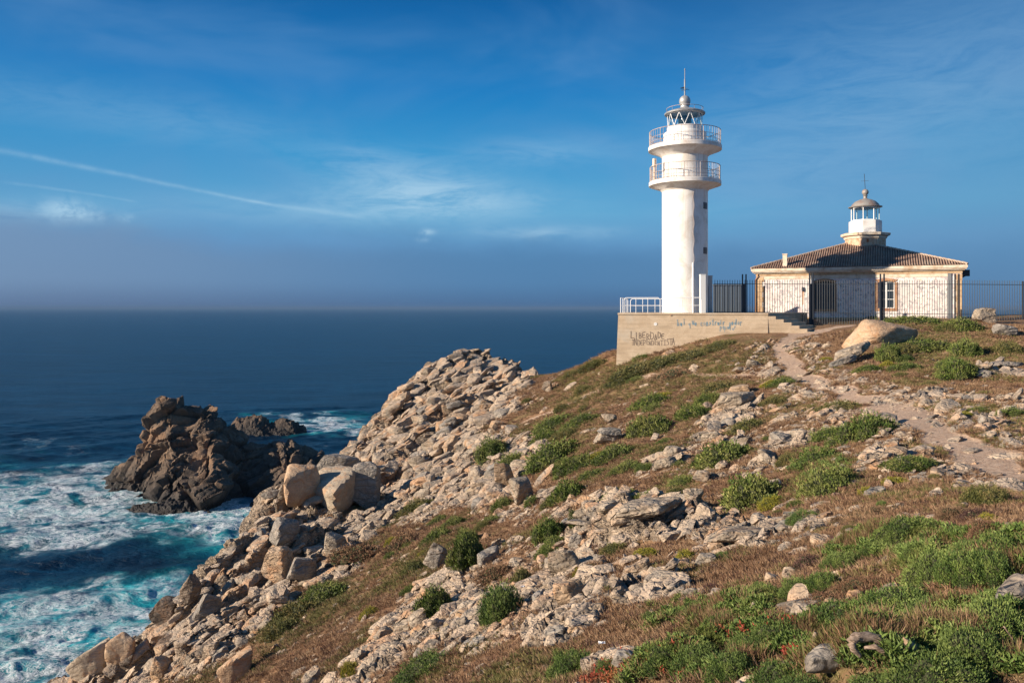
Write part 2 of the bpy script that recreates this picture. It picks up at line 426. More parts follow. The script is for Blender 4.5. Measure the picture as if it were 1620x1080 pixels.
# patchiness of the outcrops
pn1 = fbm(P3 @ STRATA.T * .55, 4, 31); pn2 = fbm(P3 @ STRATA.T * 2.0, 4, 33)
rk = rock + (pn1 * .55 + pn2 * .5) * (1.05 - .75 * rock) * sstep(rock, .02, .35)
rk = sstep(rk, .38, .60) * (1 - .9 * sstep(pd, 1.5, .8)) * (1 - path * .85)
rk = np.maximum(rk, sstep(fbm(P3 * 1.1, 4, 41) + .25 * fbm(P3 * 4.0, 2, 43), .52, .62) * (1 - path) * .9 * (gy > 12) * (1 - green))
big = sstep(rock, .8, 1.0)
nearf = np.clip(gy / 30, .25, 1.0)
h0, c0, r0 = blocks(P3, 5.2, 100, .12, .5)
h1, c1, r1 = blocks(P3, 2.0, 200, .12, .8)
h2, c2, r2_ = blocks(P3, 0.95, 300, .10, .6)
h3, c3, r3_ = blocks(P3, 0.30, 400, .20, .8)
disp = rk * (.15 * big * h0 + (.36 * big + .12) * h1 * nearf + .34 * h2 * np.clip(nearf + .15, 0, 1) * (.50 + .50 * big) + .26 * h3)
disp += rk * (.10 + .05 * big)
turf = (1 - rk) * (1 - path)
disp += turf * (.10 * fbm(P3 * .9, 3, 60) + .06 * fbm(P3 * 3.1, 3, 61) + .028 * fbm(P3 * 9, 2, 62))
disp += path * (-.06 + .02 * fbm(P3 * 2.5, 3, 63))
disp += .22 * fbm(P3 * .22, 2, 70) * (1 - .6 * rk)
disp += green * turf * (.10 + .34 * np.clip(fbm(P3 * 1.15, 3, 64), -.3, 1))
# level pads round the buildings
padm = sstep(gy, 52, 56) * sstep(gx, 12, 16)
disp *= 1 - .7 * padm
GP = P3 + Nn * disp[:, None]
low = GP[:, 2] < SEA + 6
crackv = np.clip(.35 * c1 + .55 * c2 + .35 * c3, 0, 1) * rk
tone = .5 * r1 + .3 * r2_ + .2 * r0
GATTR = dict(rock=rk, path=path, green=green, crack=crackv, tone=tone, wet=sstep(gz, SEA + 9, SEA + 2))
ground_me = np_mesh('ground', GP, quads=grid_quads(NR, NC)[:, ::-1], attrs=GATTR)
try: ground_me.set_sharp_from_angle(angle=R(27))
except Exception: pass
ground = link(bpy.data.objects.new('ground', ground_me)); tag(ground, 'rocky heath headland sloping down to the sea cliffs', None, kind='structure')
GPg = GP.reshape(NR, NC, 3)

def zf(x, y):
    """height of the finished sheet at a plan point"""
    r = math.hypot(x, y); a = math.atan2(x, y)
    i = min(max(np.searchsorted(rad, r), 1), NR - 1); j = min(max(np.searchsorted(ang, a), 1), NC - 1)
    fi = np.clip((r - rad[i - 1]) / (rad[i] - rad[i - 1]), 0, 1); fj = np.clip((a - ang[j - 1]) / (ang[j] - ang[j - 1]), 0, 1)
    z = GPg[:, :, 2]
    return float((z[i - 1, j - 1] * (1 - fj) + z[i - 1, j] * fj) * (1 - fi) + (z[i, j - 1] * (1 - fj) + z[i, j] * fj) * fi)

def nf(x, y):
    e = .6
    n = Vector((zf(x - e, y) - zf(x + e, y), zf(x, y - e) - zf(x, y + e), 2 * e)); return n.normalized()

_D = np.geomspace(3.0, 125, 900)
def _hit(px_, py_):
    """where the line of sight of an image point meets the smooth ground"""
    x = (px_ - 810) / F * _D; z = (487 - py_) / F * _D
    g, _ = H(x, _D)
    k = np.argmax(g >= z) if (g >= z).any() else int(np.argmin(z - g))
    if k > 0 and (g >= z).any():
        a, b = (z - g)[k - 1], (z - g)[k]; t = a / (a - b + 1e-9); D = _D[k - 1] + t * (_D[k] - _D[k - 1])
    else: D = _D[k]
    return float((px_ - 810) / F * D), float(D)

def hit(px_, py_):
    """the same on the finished sheet"""
    x, D = _hit(px_, py_)
    if D > 60: return x, D
    kx, kz = (px_ - 810) / F, (487 - py_) / F
    prev = None
    for q in np.linspace(.72, 1.25, 80):
        e = kz * D * q - zf(kx * D * q, D * q)
        if e <= 0:
            q = q if prev is None else prev[0] + (q - prev[0]) * prev[1] / (prev[1] - e)
            return float(kx * D * q), float(D * q)
        prev = (q, e)
    return x, D

# ground material
def fissures(t, pos, s1=1.15, s2=3.4):
    """joint pattern of the granite: cells long along the strata; returns (height, joint mask)"""
    wv = t.vm('ADD', pos, t.vm('SCALE', t.noise(pos, 1.7, 3, .6, col=True), scale=.30))
    q = t.mapping(wv, scale=(.55, 1.0, 1.7), rot=(0.10, 0.42, -0.62))
    e1 = t.voro(q, s1, 'DISTANCE_TO_EDGE'); e2 = t.voro(q, s2, 'DISTANCE_TO_EDGE'); e3 = t.voro(q, s2 * 2.6, 'DISTANCE_TO_EDGE')
    j1 = t.ss(e1, .07, .0); j2 = t.ss(e2, .08, .0); j3 = t.ss(e3, .09, 0)
    j = t.m('MAXIMUM', j1, t.m('MULTIPLY', j2, .75))
    hgt = t.m('ADD', t.m('MULTIPLY', t.ss(e1, 0, .16), 1.3), t.m('ADD', t.m('MULTIPLY', t.ss(e2, 0, .18), .75), t.m('MULTIPLY', t.ss(e3, 0, .2), .35)))
    hgt = t.m('ADD', hgt, t.m('MULTIPLY', t.voro(q, s2, 'F1', 'Distance'), .5))
    return hgt, j
def rock_color(t, pos, attr_tone, crack, darkwet=None, warm=1.0):
    med = t.noise(pos, 1.6, 6, .65, .4)
    fin = t.noise(pos, 14.0, 6, .7)
    c = t.mix(t.ss(med, .36, .64), (.285, .225, .17), (.53, .425, .33))
    c = t.mix(t.m('MULTIPLY', t.ss(attr_tone, .35, .75), .55), c, (.60, .47, .34))
    orange = t.m('MULTIPLY', t.ss(t.noise(pos, .55, 5, .6, .8), .50, .64), .62 * warm)
    c = t.mix(orange, c, (.54, .28, .13))
    grey = t.ss(t.noise(t.vm('ADD', pos, (31, 7, 3)), 1.1, 6, .7, .3), .50, .62)
    c = t.mix(t.m('MULTIPLY', grey, .62), c, (.20, .195, .18))
    spots = t.ss(t.voro(pos, 9.0), .22, .10)
    c = t.mix(t.m('MULTIPLY', spots, .35), c, (.12, .11, .095))
    yl = t.ss(t.noise(t.vm('ADD', pos, (3, 17, 9)), .8, 6, .75, .4), .64, .70)
    c = t.mix(t.m('MULTIPLY', yl, .5), c, (.34, .25, .06))
    c = t.mix(t.ss(fin, .25, .75, .40, 0.0), c, (.10, .085, .07))
    if crack is not None: c = t.mix(t.m('MULTIPLY', crack, .45), c, (.095, .07, .045))
    return c, fin, med

gm, t, p, pos = material('headland_ground')
fh, fj = fissures(t, pos)
rc, fin, med = rock_color(t, pos, t.attr('tone'), t.m('MAXIMUM', t.attr('crack'), fj))
rc = t.mix(t.attr('wet'), rc, (.035, .028, .024))
hn = t.noise(pos, 1.1, 6, .65, .4); hf = t.noise(pos, 17.0, 5, .7); hm = t.noise(pos, 5.0, 5, .65, .3)
heath = t.mix(t.ss(hn, .38, .62), (.19, .10, .052), (.27, .165, .092))
heath = t.mix(t.ss(hm, .48, .66), heath, (.11, .065, .042))
heath = t.mix(t.ss(hf, .50, .72), heath, (.30, .205, .13))
olive = t.m('MAXIMUM', t.ss(t.noise(t.vm('ADD', pos, (9, 2, 5)), .35, 5, .6, .5), .53, .62, 0, .7), t.m('MULTIPLY', t.attr('green'), .9))
oc = t.mix(t.ss(hf, .4, .65), (.075, .082, .026), (.18, .155, .06))
heath = t.mix(t.m('MULTIPLY', olive, t.ss(hm, .30, .52)), heath, oc)
pc = t.mix(t.ss(t.noise(pos, 6.0, 6, .7), .35, .68), (.38, .26, .185), (.50, .375, .28))
peb = t.ss(t.voro(pos, 13.0), .26, .14)
pc = t.mix(t.m('MULTIPLY', peb, .6), pc, (.46, .40, .33))
c = t.mix(t.ss(t.m('ADD', t.attr('path'), t.m('MULTIPLY', t.m('SUBTRACT', hf, .5), .5)), .38, .60), heath, pc)
c = t.mix(t.ss(t.m('ADD', t.attr('rock'), t.m('MULTIPLY', t.m('SUBTRACT', fin, .5), .45)), .36, .58), c, rc)
t.put(p.inputs['Base Color'], c)
p.inputs['Roughness'].default_value = .92; p.inputs['Specular IOR Level'].default_value = .2
hb = t.m('ADD', t.m('MULTIPLY', fin, .35), t.m('ADD', t.m('MULTIPLY', hf, .5), t.m('MULTIPLY', t.noise(pos, 4.2, 7, .7, .6), .9)))
rmask = t.ss(t.attr('rock'), .3, .7)
hb = t.m('ADD', hb, t.m('MULTIPLY', t.m('MULTIPLY', fh, rmask), 1.5))
t.put(p.inputs['Normal'], t.bump(hb, .9, .10))
ground_me.materials.append(gm)

# ------------------------------------------------------------------ the sea
sa = np.radians(np.concatenate([np.linspace(-100, -37, 20)[:-1], np.linspace(-37, 1, 430), np.linspace(1, 100, 50)[1:]]))
sr = np.concatenate([np.linspace(40, 72, 12)[:-1], np.geomspace(72, 330, 430)[:-1], np.geomspace(330, 40000, 120)])
SR, SA = np.meshgrid(sr, sa, indexing='ij')
sx = (SR * np.sin(SA)).ravel(); sy = (SR * np.cos(SA)).ravel()
sp = np.stack([sx, sy, np.zeros(len(sx))], 1)
damp = np.clip(1 - SR.ravel() / 700, 0, 1)
def wave(L, dirdeg, amp, ph, sharp=1.6):
    k = 2 * math.pi / L; dx, dy = math.cos(R(dirdeg)), math.sin(R(dirdeg))
    wv = sx * dx + sy * dy + 1.8 * fbm(sp * .03, 2, 80 + int(L)) * L * .22
    return amp * (((np.sin(k * wv + ph) + 1) / 2) ** sharp * 2 - 1)
sz = wave(34, -62, .55, 0) + wave(21, -48, .34, 1) + wave(11, -75, .22, 2) + wave(6.2, -40, .12, 3) + wave(3.6, -95, .07, 4)
sz += .45 * fbm(sp * .11, 5, 90, .6) + .30 * fbm(sp * .45, 3, 95, .6)
spx = 810 + F * sx / np.maximum(sy, 1); spy = 487 - F * SEA / np.maximum(sy, 1)
sn = fbm(sp * np.array([.05, .05, .05]), 4, 98); sn2 = fbm(sp * .2, 4, 99)
spxw = spx + 60 * sn + 20 * sn2; spyw = spy + 22 * sn2 + 16 * sn
FOAM = [(60,790,190,44,-2,.80),(320,822,230,34,-2,.95),(180,760,60,22,0,.75),(110,840,150,28,-4,.8),(400,850,90,42,-30,.85),(120,960,260,40,-8,.62),(80,1050,330,60,-8,.9),(300,930,120,36,-25,.8),(330,990,200,60,-40,.9),(505,668,50,9,0,1.0),
        (520,672,70,8,2,.6),(430,810,90,16,5,.85),(170,745,40,12,0,.5),(70,705,60,5,-4,.3),(380,800,130,14,0,.9),(190,775,70,20,0,.9),(545,715,20,5,0,.4)]
foam = np.zeros(len(sx))
for e in FOAM: foam = np.maximum(foam, ell(spxw, spyw, *e[:5], soft=.5) * e[5])
foam *= 1 - .85 * ell(spxw, spyw, 190, 885, 210, 34, -3, soft=.4)
turq = np.zeros(len(sx))
for e in [(120,800,260,60,0,.55),(390,880,150,80,-30,1),(320,830,200,36,0,.6),(180,970,340,60,-8,.85),(100,1050,360,60,0,.9),(520,672,90,14,0,.6)]:
    turq = np.maximum(turq, ell(spxw, spyw, *e[:5], soft=.5) * e[5])
turq *= 1 - .8 * ell(spxw, spyw, 150, 885, 230, 34, -3, soft=.4)
sz += foam * .35 * fbm(sp * .7, 3, 120)
SV = np.stack([sx, sy, SEA + sz * damp], 1)
sea_me = np_mesh('sea', SV, quads=grid_quads(len(sr), len(sa))[:, ::-1], attrs=dict(foam=foam, turq=turq))
sea = link(bpy.data.objects.new('sea', sea_me)); tag(sea, 'deep blue ocean with white surf swirling at the foot of the rocks', None, kind='structure')
wm, t, p, pos = material('sea_water')
n1 = t.noise(t.mapping(pos, scale=(.10, .22, .1), rot=(0, 0, .45)), 1.0, 8, .62, .5)
n2 = t.noise(t.mapping(pos, scale=(.55, 1.3, .5), rot=(0, 0, .35)), 1.0, 6, .65, .4)
n3 = t.noise(t.mapping(pos, scale=(.012, .035, .01), rot=(0, 0, .2)), 1.0, 4, .6, .5)
deep = t.mix(t.ss(n3, .35, .65), srgb(2, 35, 56), srgb(5, 50, 76))
deep = t.mix(t.ss(n1, .42, .68, 0, .6), deep, srgb(1, 26, 47))
tc = t.mix(t.ss(n1, .35, .65), srgb(0, 112, 138), srgb(40, 184, 194))
deep = t.mix(t.m('MULTIPLY', t.attr('turq'), t.ss(t.noise(pos, .09, 5, .6, .6), .30, .60)), deep, tc)
n5 = t.noise(t.mapping(pos, scale=(.012, .055, .01), rot=(0, 0, .12)), 1.0, 9, .72, .4)
n6 = t.noise(t.mapping(pos, scale=(.05, .20, .05), rot=(0, 0, .2)), 1.0, 8, .7, .4)
deep = t.mix(t.ss(n5, .50, .64, 0, .55), deep, srgb(1, 22, 42)); deep = t.mix(t.ss(n6, .54, .66, 0, .5), deep, srgb(10, 72, 104))
# lacy foam
wp = t.vm('ADD', pos, t.vm('SCALE', t.noise(pos, .16, 4, .6, col=True), scale=6.0))
lace = t.m('ABSOLUTE', t.m('SUBTRACT', t.noise(wp, .42, 7, .66, .9), .5))
lace2 = t.m('ABSOLUTE', t.m('SUBTRACT', t.noise(t.mapping(wp, scale=(.8, 1.5, .8)), 1.1, 6, .65, .9), .5))
cells = t.voro(wp, .55, 'DISTANCE_TO_EDGE')
mass = t.noise(t.vm('ADD', pos, (40, 11, 0)), .13, 7, .68, .8)
fo = t.m('MULTIPLY', t.attr('foam'), .84)
l1 = t.ss(lace, .045, .0); l2 = t.ss(lace2, .05, .0, 0, .8); l3 = t.ss(cells, .07, .0, 0, .55)
laceb = t.m('ABSOLUTE', t.m('SUBTRACT', t.noise(t.mapping(wp, scale=(.7, 1.3, .8), rot=(0, 0, .3)), .17, 8, .7, 1.6), .5)); l1 = t.m('MAXIMUM', l1, t.ss(laceb, .05, .0))
lc = t.m('MAXIMUM', t.m('MAXIMUM', l1, l2), l3)
thr = t.m('MULTIPLY', fo, t.ss(mass, .34, .56))
lacef = t.m('MULTIPLY', lc, t.ss(thr, .08, .70, 0, .9))
solid = t.ss(t.m('ADD', t.m('MULTIPLY', fo, .50), t.m('MULTIPLY', t.m('SUBTRACT', t.noise(t.mapping(wp, scale=(.55, 1.25, .8), rot=(0, 0, .25)), .26, 9, .78, .8), .5), 2.9)), .86, 1.10)
foamf = t.m('MAXIMUM', lacef, t.m('MULTIPLY', solid, t.ss(fo, .1, .5)))
caps = t.m('MULTIPLY', t.ss(t.noise(t.mapping(pos, scale=(.05, .16, .1), rot=(0, 0, .3)), 1.0, 7, .72, .6), .735, .76), .5)
foamf = t.m('MAXIMUM', foamf, caps)
milky = t.m('MULTIPLY', fo, t.ss(t.noise(wp, .22, 6, .6, .7), .38, .66, 0, .34))
deep = t.mix(milky, deep, srgb(60, 170, 186))
t.put(p.inputs['Base Color'], t.mix(foamf, deep, (.86, .90, .92)))
t.put(p.inputs['Roughness'], t.m('ADD', .34, t.m('MULTIPLY', foamf, .5)))
p.inputs['IOR'].default_value = 1.33
p.inputs['Specular IOR Level'].default_value = .28
n4 = t.noise(t.mapping(pos, scale=(1.6, 3.4, 1.5), rot=(0, 0, .5)), 1.0, 5, .6, .3)
hh = t.m('ADD', t.m('MULTIPLY', t.m('ADD', n1, t.m('MULTIPLY', n5, 2.5)), 1.1), t.m('ADD', t.m('MULTIPLY', n2, .6), t.m('ADD', t.m('MULTIPLY', n4, .22), t.m('MULTIPLY', foamf, .12))))
t.put(p.inputs['Normal'], t.bump(hh, .8, .9))
sea_me.materials.append(wm)

# ------------------------------------------------------------------ sea stack and skerries
def rock_material(name, base=(.080, .062, .050), light=(.19, .138, .10), wetz=7.0):
    m, t, p, pos = material(name)
    n1 = t.noise(pos, .22, 6, .65, .5); n2 = t.noise(pos, 1.3, 7, .7, .5); n3 = t.noise(pos, 6.0, 6, .7)
    c = t.mix(t.ss(n1, .38, .62), base, light)
    c = t.mix(t.ss(n2, .45, .68, 0, .65), c, (.085, .065, .052))
    c = t.mix(t.m('MULTIPLY', t.ss(t.noise(pos, .12, 5, .6, .8), .52, .64), .45), c, (.33, .19, .105))
    sp_ = t.new('ShaderNodeSeparateXYZ'); t.put(sp_.inputs[0], pos)
    wet = t.ss(t.m('ADD', sp_.outputs[2], t.m('MULTIPLY', t.m('SUBTRACT', n1, .5), 7.0)), SEA + wetz, SEA + .5)
    c = t.mix(wet, c, (.028, .024, .022))
    t.put(p.inputs['Base Color'], c)
    t.put(p.inputs['Roughness'], t.m('SUBTRACT', .9, t.m('MULTIPLY', wet, .4)))
    p.inputs['Specular IOR Level'].default_value = .25
    t.put(p.inputs['Normal'], t.bump(t.m('ADD', n2, t.m('MULTIPLY', n3, .35)), .9, .5))
    return m
M_STACK = rock_material('dark_sea_rock')

def sharp(me, a=30):
    try: me.set_sharp_from_angle(angle=R(a))
    except Exception: pass

def sea_stack():
    pts = [(190,752,176),(215,702,178),(240,655,178),(262,634,178),(285,644,179),(297,664,178),(312,644,178),(342,644,180),(358,668,182),(385,688,184),(420,702,182),(440,694,178),(470,704,178),(495,728,175),(520,745,172),(545,760,168),
           (210,745,172),(240,700,174),(262,690,172),(265,740,167),(287,705,173),(300,750,165),(330,690,173),(320,770,161),(345,720,170),(350,785,161),(385,745,177),(390,785,168),(430,740,170),(450,770,165),(480,750,168),(500,775,164),
           (176,780,173.2),(200,783,170.5),(240,785,169.5),(290,792,165),(325,806,158),(350,804,159),(400,793,165),(440,797,162.6),(480,800,161),(530,792,165),(245,668,176),(312,700,172),(275,775,164)]
    P = [((a - 810) / F * D, D, (487 - b) / F * D) for a, b, D in pts]
    P += [((a - 810) / F * 190, 193, z) for a, z in ((200, -40), (262, -31), (320, -30), (380, -38), (450, -36), (520, -40))]
    P += [((a - 810) / F * D, D, -47) for a, D in ((120, 176), (150, 166), (230, 156), (290, 152), (360, 148), (450, 150), (560, 152), (150, 195), (260, 206), (360, 206), (470, 206), (580, 195), (590, 170))]
    P = np.array(P); c = tps_fit(P[:, :2], P[:, 2], 1.0)
    xs = np.arange(-96, -24, .24); ys = np.arange(148, 204, .24)
    X, Y = np.meshgrid(xs, ys); x, y = X.ravel(), Y.ravel(); n = len(P)
    z = c[n] + c[n + 1] * x + c[n + 2] * y
    for k in range(n):
        r2 = (x - P[k, 0]) ** 2 + (y - P[k, 1]) ** 2 + 1e-9; z += c[k] * .5 * r2 * np.log(r2)
    z = np.maximum(z, -47)
    V = np.stack([x, y, z], 1); Gq = V.reshape(len(ys), len(xs), 3)
    N = np.cross(np.gradient(Gq, axis=1), np.gradient(Gq, axis=0)).reshape(-1, 3); N /= np.linalg.norm(N, axis=1)[:, None]
    h0, c0, _ = blocks(V, 9.0, 500, .10, .7); h1, c1, _ = blocks(V, 3.6, 510, .12, .9); h2, c2, _ = blocks(V, 1.4, 520, .15, .9); h3, _, _ = blocks(V, .7, 530, .2, .8)
    dsp = .36 * h0 + .27 * h1 + .18 * h2 + .2 * h3 + 1.2 * fbm(V * .12, 3, 540)
    V = V + N * (dsp * sstep(z, -46.5, -42))[:, None]
    V[:, 2] = np.where(z < -46.8, -50, V[:, 2])
    q = grid_quads(len(ys), len(xs))
    q = q[(V[q, 2].max(1) > -44)]
    me = np_mesh('sea_stack', V, quads=q); sharp(me)
    me.materials.append(M_STACK)
    o = link(bpy.data.objects.new('sea_stack', me))
    return tag(o, 'tall dark twin-peaked rock stack standing in the surf', 'sea stack')
sea_stack()

def skerry(px_, py_, wpx, hpx, seed, label, name='skerry', deep=.6):
    D = -SEA * F / (py_ - 487); wid = wpx * D / F; hgt = hpx * D / F
    n = 90; u = np.linspace(-1.25, 1.25, n); U, Vv = np.meshgrid(u, u)
    r = np.sqrt(U ** 2 + Vv ** 2).ravel(); q3 = np.stack([U.ravel() * 1.7, Vv.ravel() * 1.7, np.full(n * n, seed * 3.1)], 1)
    hh = np.clip(1 - r ** 1.7 + .55 * fbm(q3, 4, seed), -.7, 2) * hgt
    V = np.stack([U.ravel() * wid / 2, Vv.ravel() * wid / 2 * deep, hh], 1)
    b1, _, _ = blocks(V + seed * 9, max(wid / 6, .8), 600 + seed, .14, .9); b2, _, _ = blocks(V + seed, max(wid / 16, .35), 620 + seed, .16, .9)
    V[:, 2] += (.35 * b1 + .4 * b2) * sstep(hh, -.6 * hgt, .1 * hgt); V[:, 0] += .2 * b2; V[:, 1] += .2 * b1
    me = np_mesh(name, V, quads=grid_quads(n, n)); sharp(me); me.materials.append(M_STACK)
    o = link(bpy.data.objects.new(name, me)); o.location = ((px_ - 810) / F * D, D + wid * deep * .3, SEA)
    return tag(o, label, 'rock')
skerry(398, 687, 92, 27, 1, 'low rock behind the sea stack, on its seaward flank in blue water')
skerry(446, 686, 70, 25, 2, 'low humped rock beside the white breaking wave behind the sea stack')
skerry(262, 806, 112, 12, 3, 'flat wet ledge awash in foam at the foot of the sea stack', deep=.4)
skerry(410, 818, 50, 8, 4, 'small wet black rock between the sea stack and the cliff', deep=.5)
skerry(425, 800, 60, 14, 5, 'brown wet ledge with water streaming off it near the cliff', deep=.5)
skerry(178, 783, 60, 8, 6, 'low dark ledge reaching out from the western end of the sea stack', deep=.4)

# ------------------------------------------------------------------ rocks
def rockmat(name, a, b, orange, grey, fiss=.45):
    m, t, p, pos = material(name)
    oi = t.new('ShaderNodeObjectInfo').outputs['Random']
    q = t.vm('ADD', pos, t.vm('SCALE', (7.3, 3.1, 9.7), scale=oi)) if False else pos
    big = t.noise(pos, .9, 5, .6, .6); med = t.noise(pos, 3.6, 6, .7, .5); fin = t.noise(pos, 22.0, 6, .72)
    c = t.mix(t.ss(big, .36, .64), a, b)
    c = t.mix(t.m('MULTIPLY', t.ss(t.noise(t.vm('ADD', pos, (5, 5, 1)), 1.3, 5, .65, .9), .50, .62), orange), c, (.52, .27, .13))
    c = t.mix(t.m('MULTIPLY', t.ss(t.noise(t.vm('ADD', pos, (15, 3, 8)), 2.1, 6, .72, .6), .50, .64), grey), c, (.25, .245, .23))
    c = t.mix(t.m('MULTIPLY', t.ss(t.voro(t.vm('ADD', pos, t.vm('SCALE', t.noise(pos, 8.0, 3, col=True), scale=.2)), 11.0), .24, .10), .45), c, (.15, .14, .12))
    c = t.mix(t.ss(fin, .28, .72, .35, 0.0), c, (.10, .085, .07))
    c = t.mix(t.m('MULTIPLY', t.m('SUBTRACT', oi, .5), .35), c, (.5, .42, .33))
    t.put(p.inputs['Base Color'], c); p.inputs['Roughness'].default_value = .92; p.inputs['Specular IOR Level'].default_value = .2
    fh, fj = fissures(t, pos, .9, 2.6)
    c = t.mix(t.m('MULTIPLY', fj, fiss), c, (.09, .07, .05)); t.put(p.inputs['Base Color'], c)
    t.put(p.inputs['Normal'], t.bump(t.m('ADD', t.m('MULTIPLY', fh, fiss * 1.8), t.m('ADD', t.m('MULTIPLY', med, 1.0), t.m('MULTIPLY', fin, .30))), .8, .09))
    return m
RM = {'pale': rockmat('pale_granite', (.30, .245, .185), (.48, .40, .31), .30, .45),
      'orange': rockmat('orange_granite', (.44, .29, .17), (.52, .38, .26), .75, .28),
      'smooth': rockmat('smooth_orange_granite', (.50, .33, .205), (.58, .43, .29), .75, .28, .16),
      'smoothpale': rockmat('smooth_pale_granite', (.38, .31, .23), (.50, .42, .32), .5, .40, .18),
      'grey': rockmat('grey_granite', (.25, .23, .205), (.36, .33, .29), .15, .7),
      'dark': rockmat('dark_wet_granite', (.075, .06, .05), (.15, .11, .085), .2, .3)}

def boulder_mesh(name, seed, planes=16, level=4, round_=.10, rough=.05, squash=1.0, nm='boulder'):
    r = np.random.default_rng(seed)
    bm = bmesh.new(); bmesh.ops.create_icosphere(bm, subdivisions=level, radius=1)
    co = np.array([v.co[:] for v in bm.verts])
    n = r.normal(size=(planes, 3)); n[:6] = np.array([[1, 0, 0], [-1, 0, 0], [0, 1, 0], [0, -1, 0], [0, 0, 1], [0, 0, -1]]) + r.normal(size=(6, 3)) * .22
    n /= np.linalg.norm(n, axis=1)[:, None]; dd = r.uniform(.62, .98, planes); dd[:6] = r.uniform(.66, .86, 6)
    q = co @ n.T; rr = np.where(q > .05, dd / np.maximum(q, .05), 9)
    k = round_
    rad_ = -k * np.log(np.exp(-rr / k).sum(1)) if k > 0 else rr.min(1)
    rad_ = np.clip(rad_, .35, 1.3)
    P = co * rad_[:, None]
    P += co * (rough * fbm(P * 2.2 + seed, 4, seed) + rough * .6 * fbm(P * 6 + seed, 3, seed + 5))[:, None]
    h, c, _ = blocks(P * 1.0 + seed * 3.3, .75, seed + 9, .10, .5)
    P += co * (-.05 * c + .05 * h)[:, None] * (1 if rough > .06 else .6 if rough < .04 else .35)
    P -= P.mean(0); P /= np.abs(P).max(0)
    for v, x in zip(bm.verts, P): v.co = x
    me = bpy.data.meshes.new(name); bm.to_mesh(me); bm.free()
    for f in me.polygons: f.use_smooth = True
    sharp(me, 32)
    return me

def hull_mesh(name, seed, npts=15):
    r = np.random.default_rng(seed)
    bm = bmesh.new()
    pts = r.uniform(-1, 1, (npts, 3)) * np.array([1, .8, .62]); pts[:8] = np.array([[a, b, c] for a in (-1, 1) for b in (-.8, .8) for c in (-.6, .6)]) * r.uniform(.62, 1.0, (8, 3))
    for q in pts: bm.verts.new(q)
    g = bmesh.ops.convex_hull(bm, input=bm.verts)
    bmesh.ops.delete(bm, geom=[v for v in bm.verts if not v.link_faces], context='VERTS')
    bmesh.ops.bevel(bm, geom=list(bm.edges), offset=.05, segments=1, affect='EDGES', profile=.6)
    bmesh.ops.triangulate(bm, faces=bm.faces)
    me = bpy.data.meshes.new(name); bm.to_mesh(me); bm.free()
    return me

BIG = [boulder_mesh('boulder', s, 14, 4, .05, .035) for s in (3, 8, 15)]
ROUND = [boulder_mesh('boulder', s, 16, 4, .09, .045) for s in (21, 29)] + [boulder_mesh('boulder', 47, 17, 4, .075, .035)]
MIDM = [boulder_mesh('rock', s, 13, 3, .035, .06) for s in (31, 37, 43, 51, 58, 63, 71, 77)]
SMALL = [boulder_mesh('stone', s, 11 + s % 4, 3, .02, .07) for s in range(80, 94)]
def with_mats(meshes):
    out = {}
    for k, m in RM.items():
        out[k] = []
        for me in meshes:
            c = me.copy(); c.materials.append(m); out[k].append(c)
    return out
BIG, ROUND, MIDM = with_mats(BIG), with_mats(ROUND), with_mats(MIDM)

USED = set()
def put_rock(name, me, x, y, sx_, sy_, sz_, rz, tilt=(0, 0), sink=.25, label=None, cat='rock', group=None, z=None):
    o = bpy.data.objects.new(name, me); link(o)
    zz = zf(x, y) if z is None else z
    o.location = (x, y, zz + sz_ * (1 - 2 * sink)); o.scale = (sx_, sy_, sz_); o.rotation_euler = (tilt[0], tilt[1], rz)
    USED.add(label)
    return tag(o, label, cat, group)

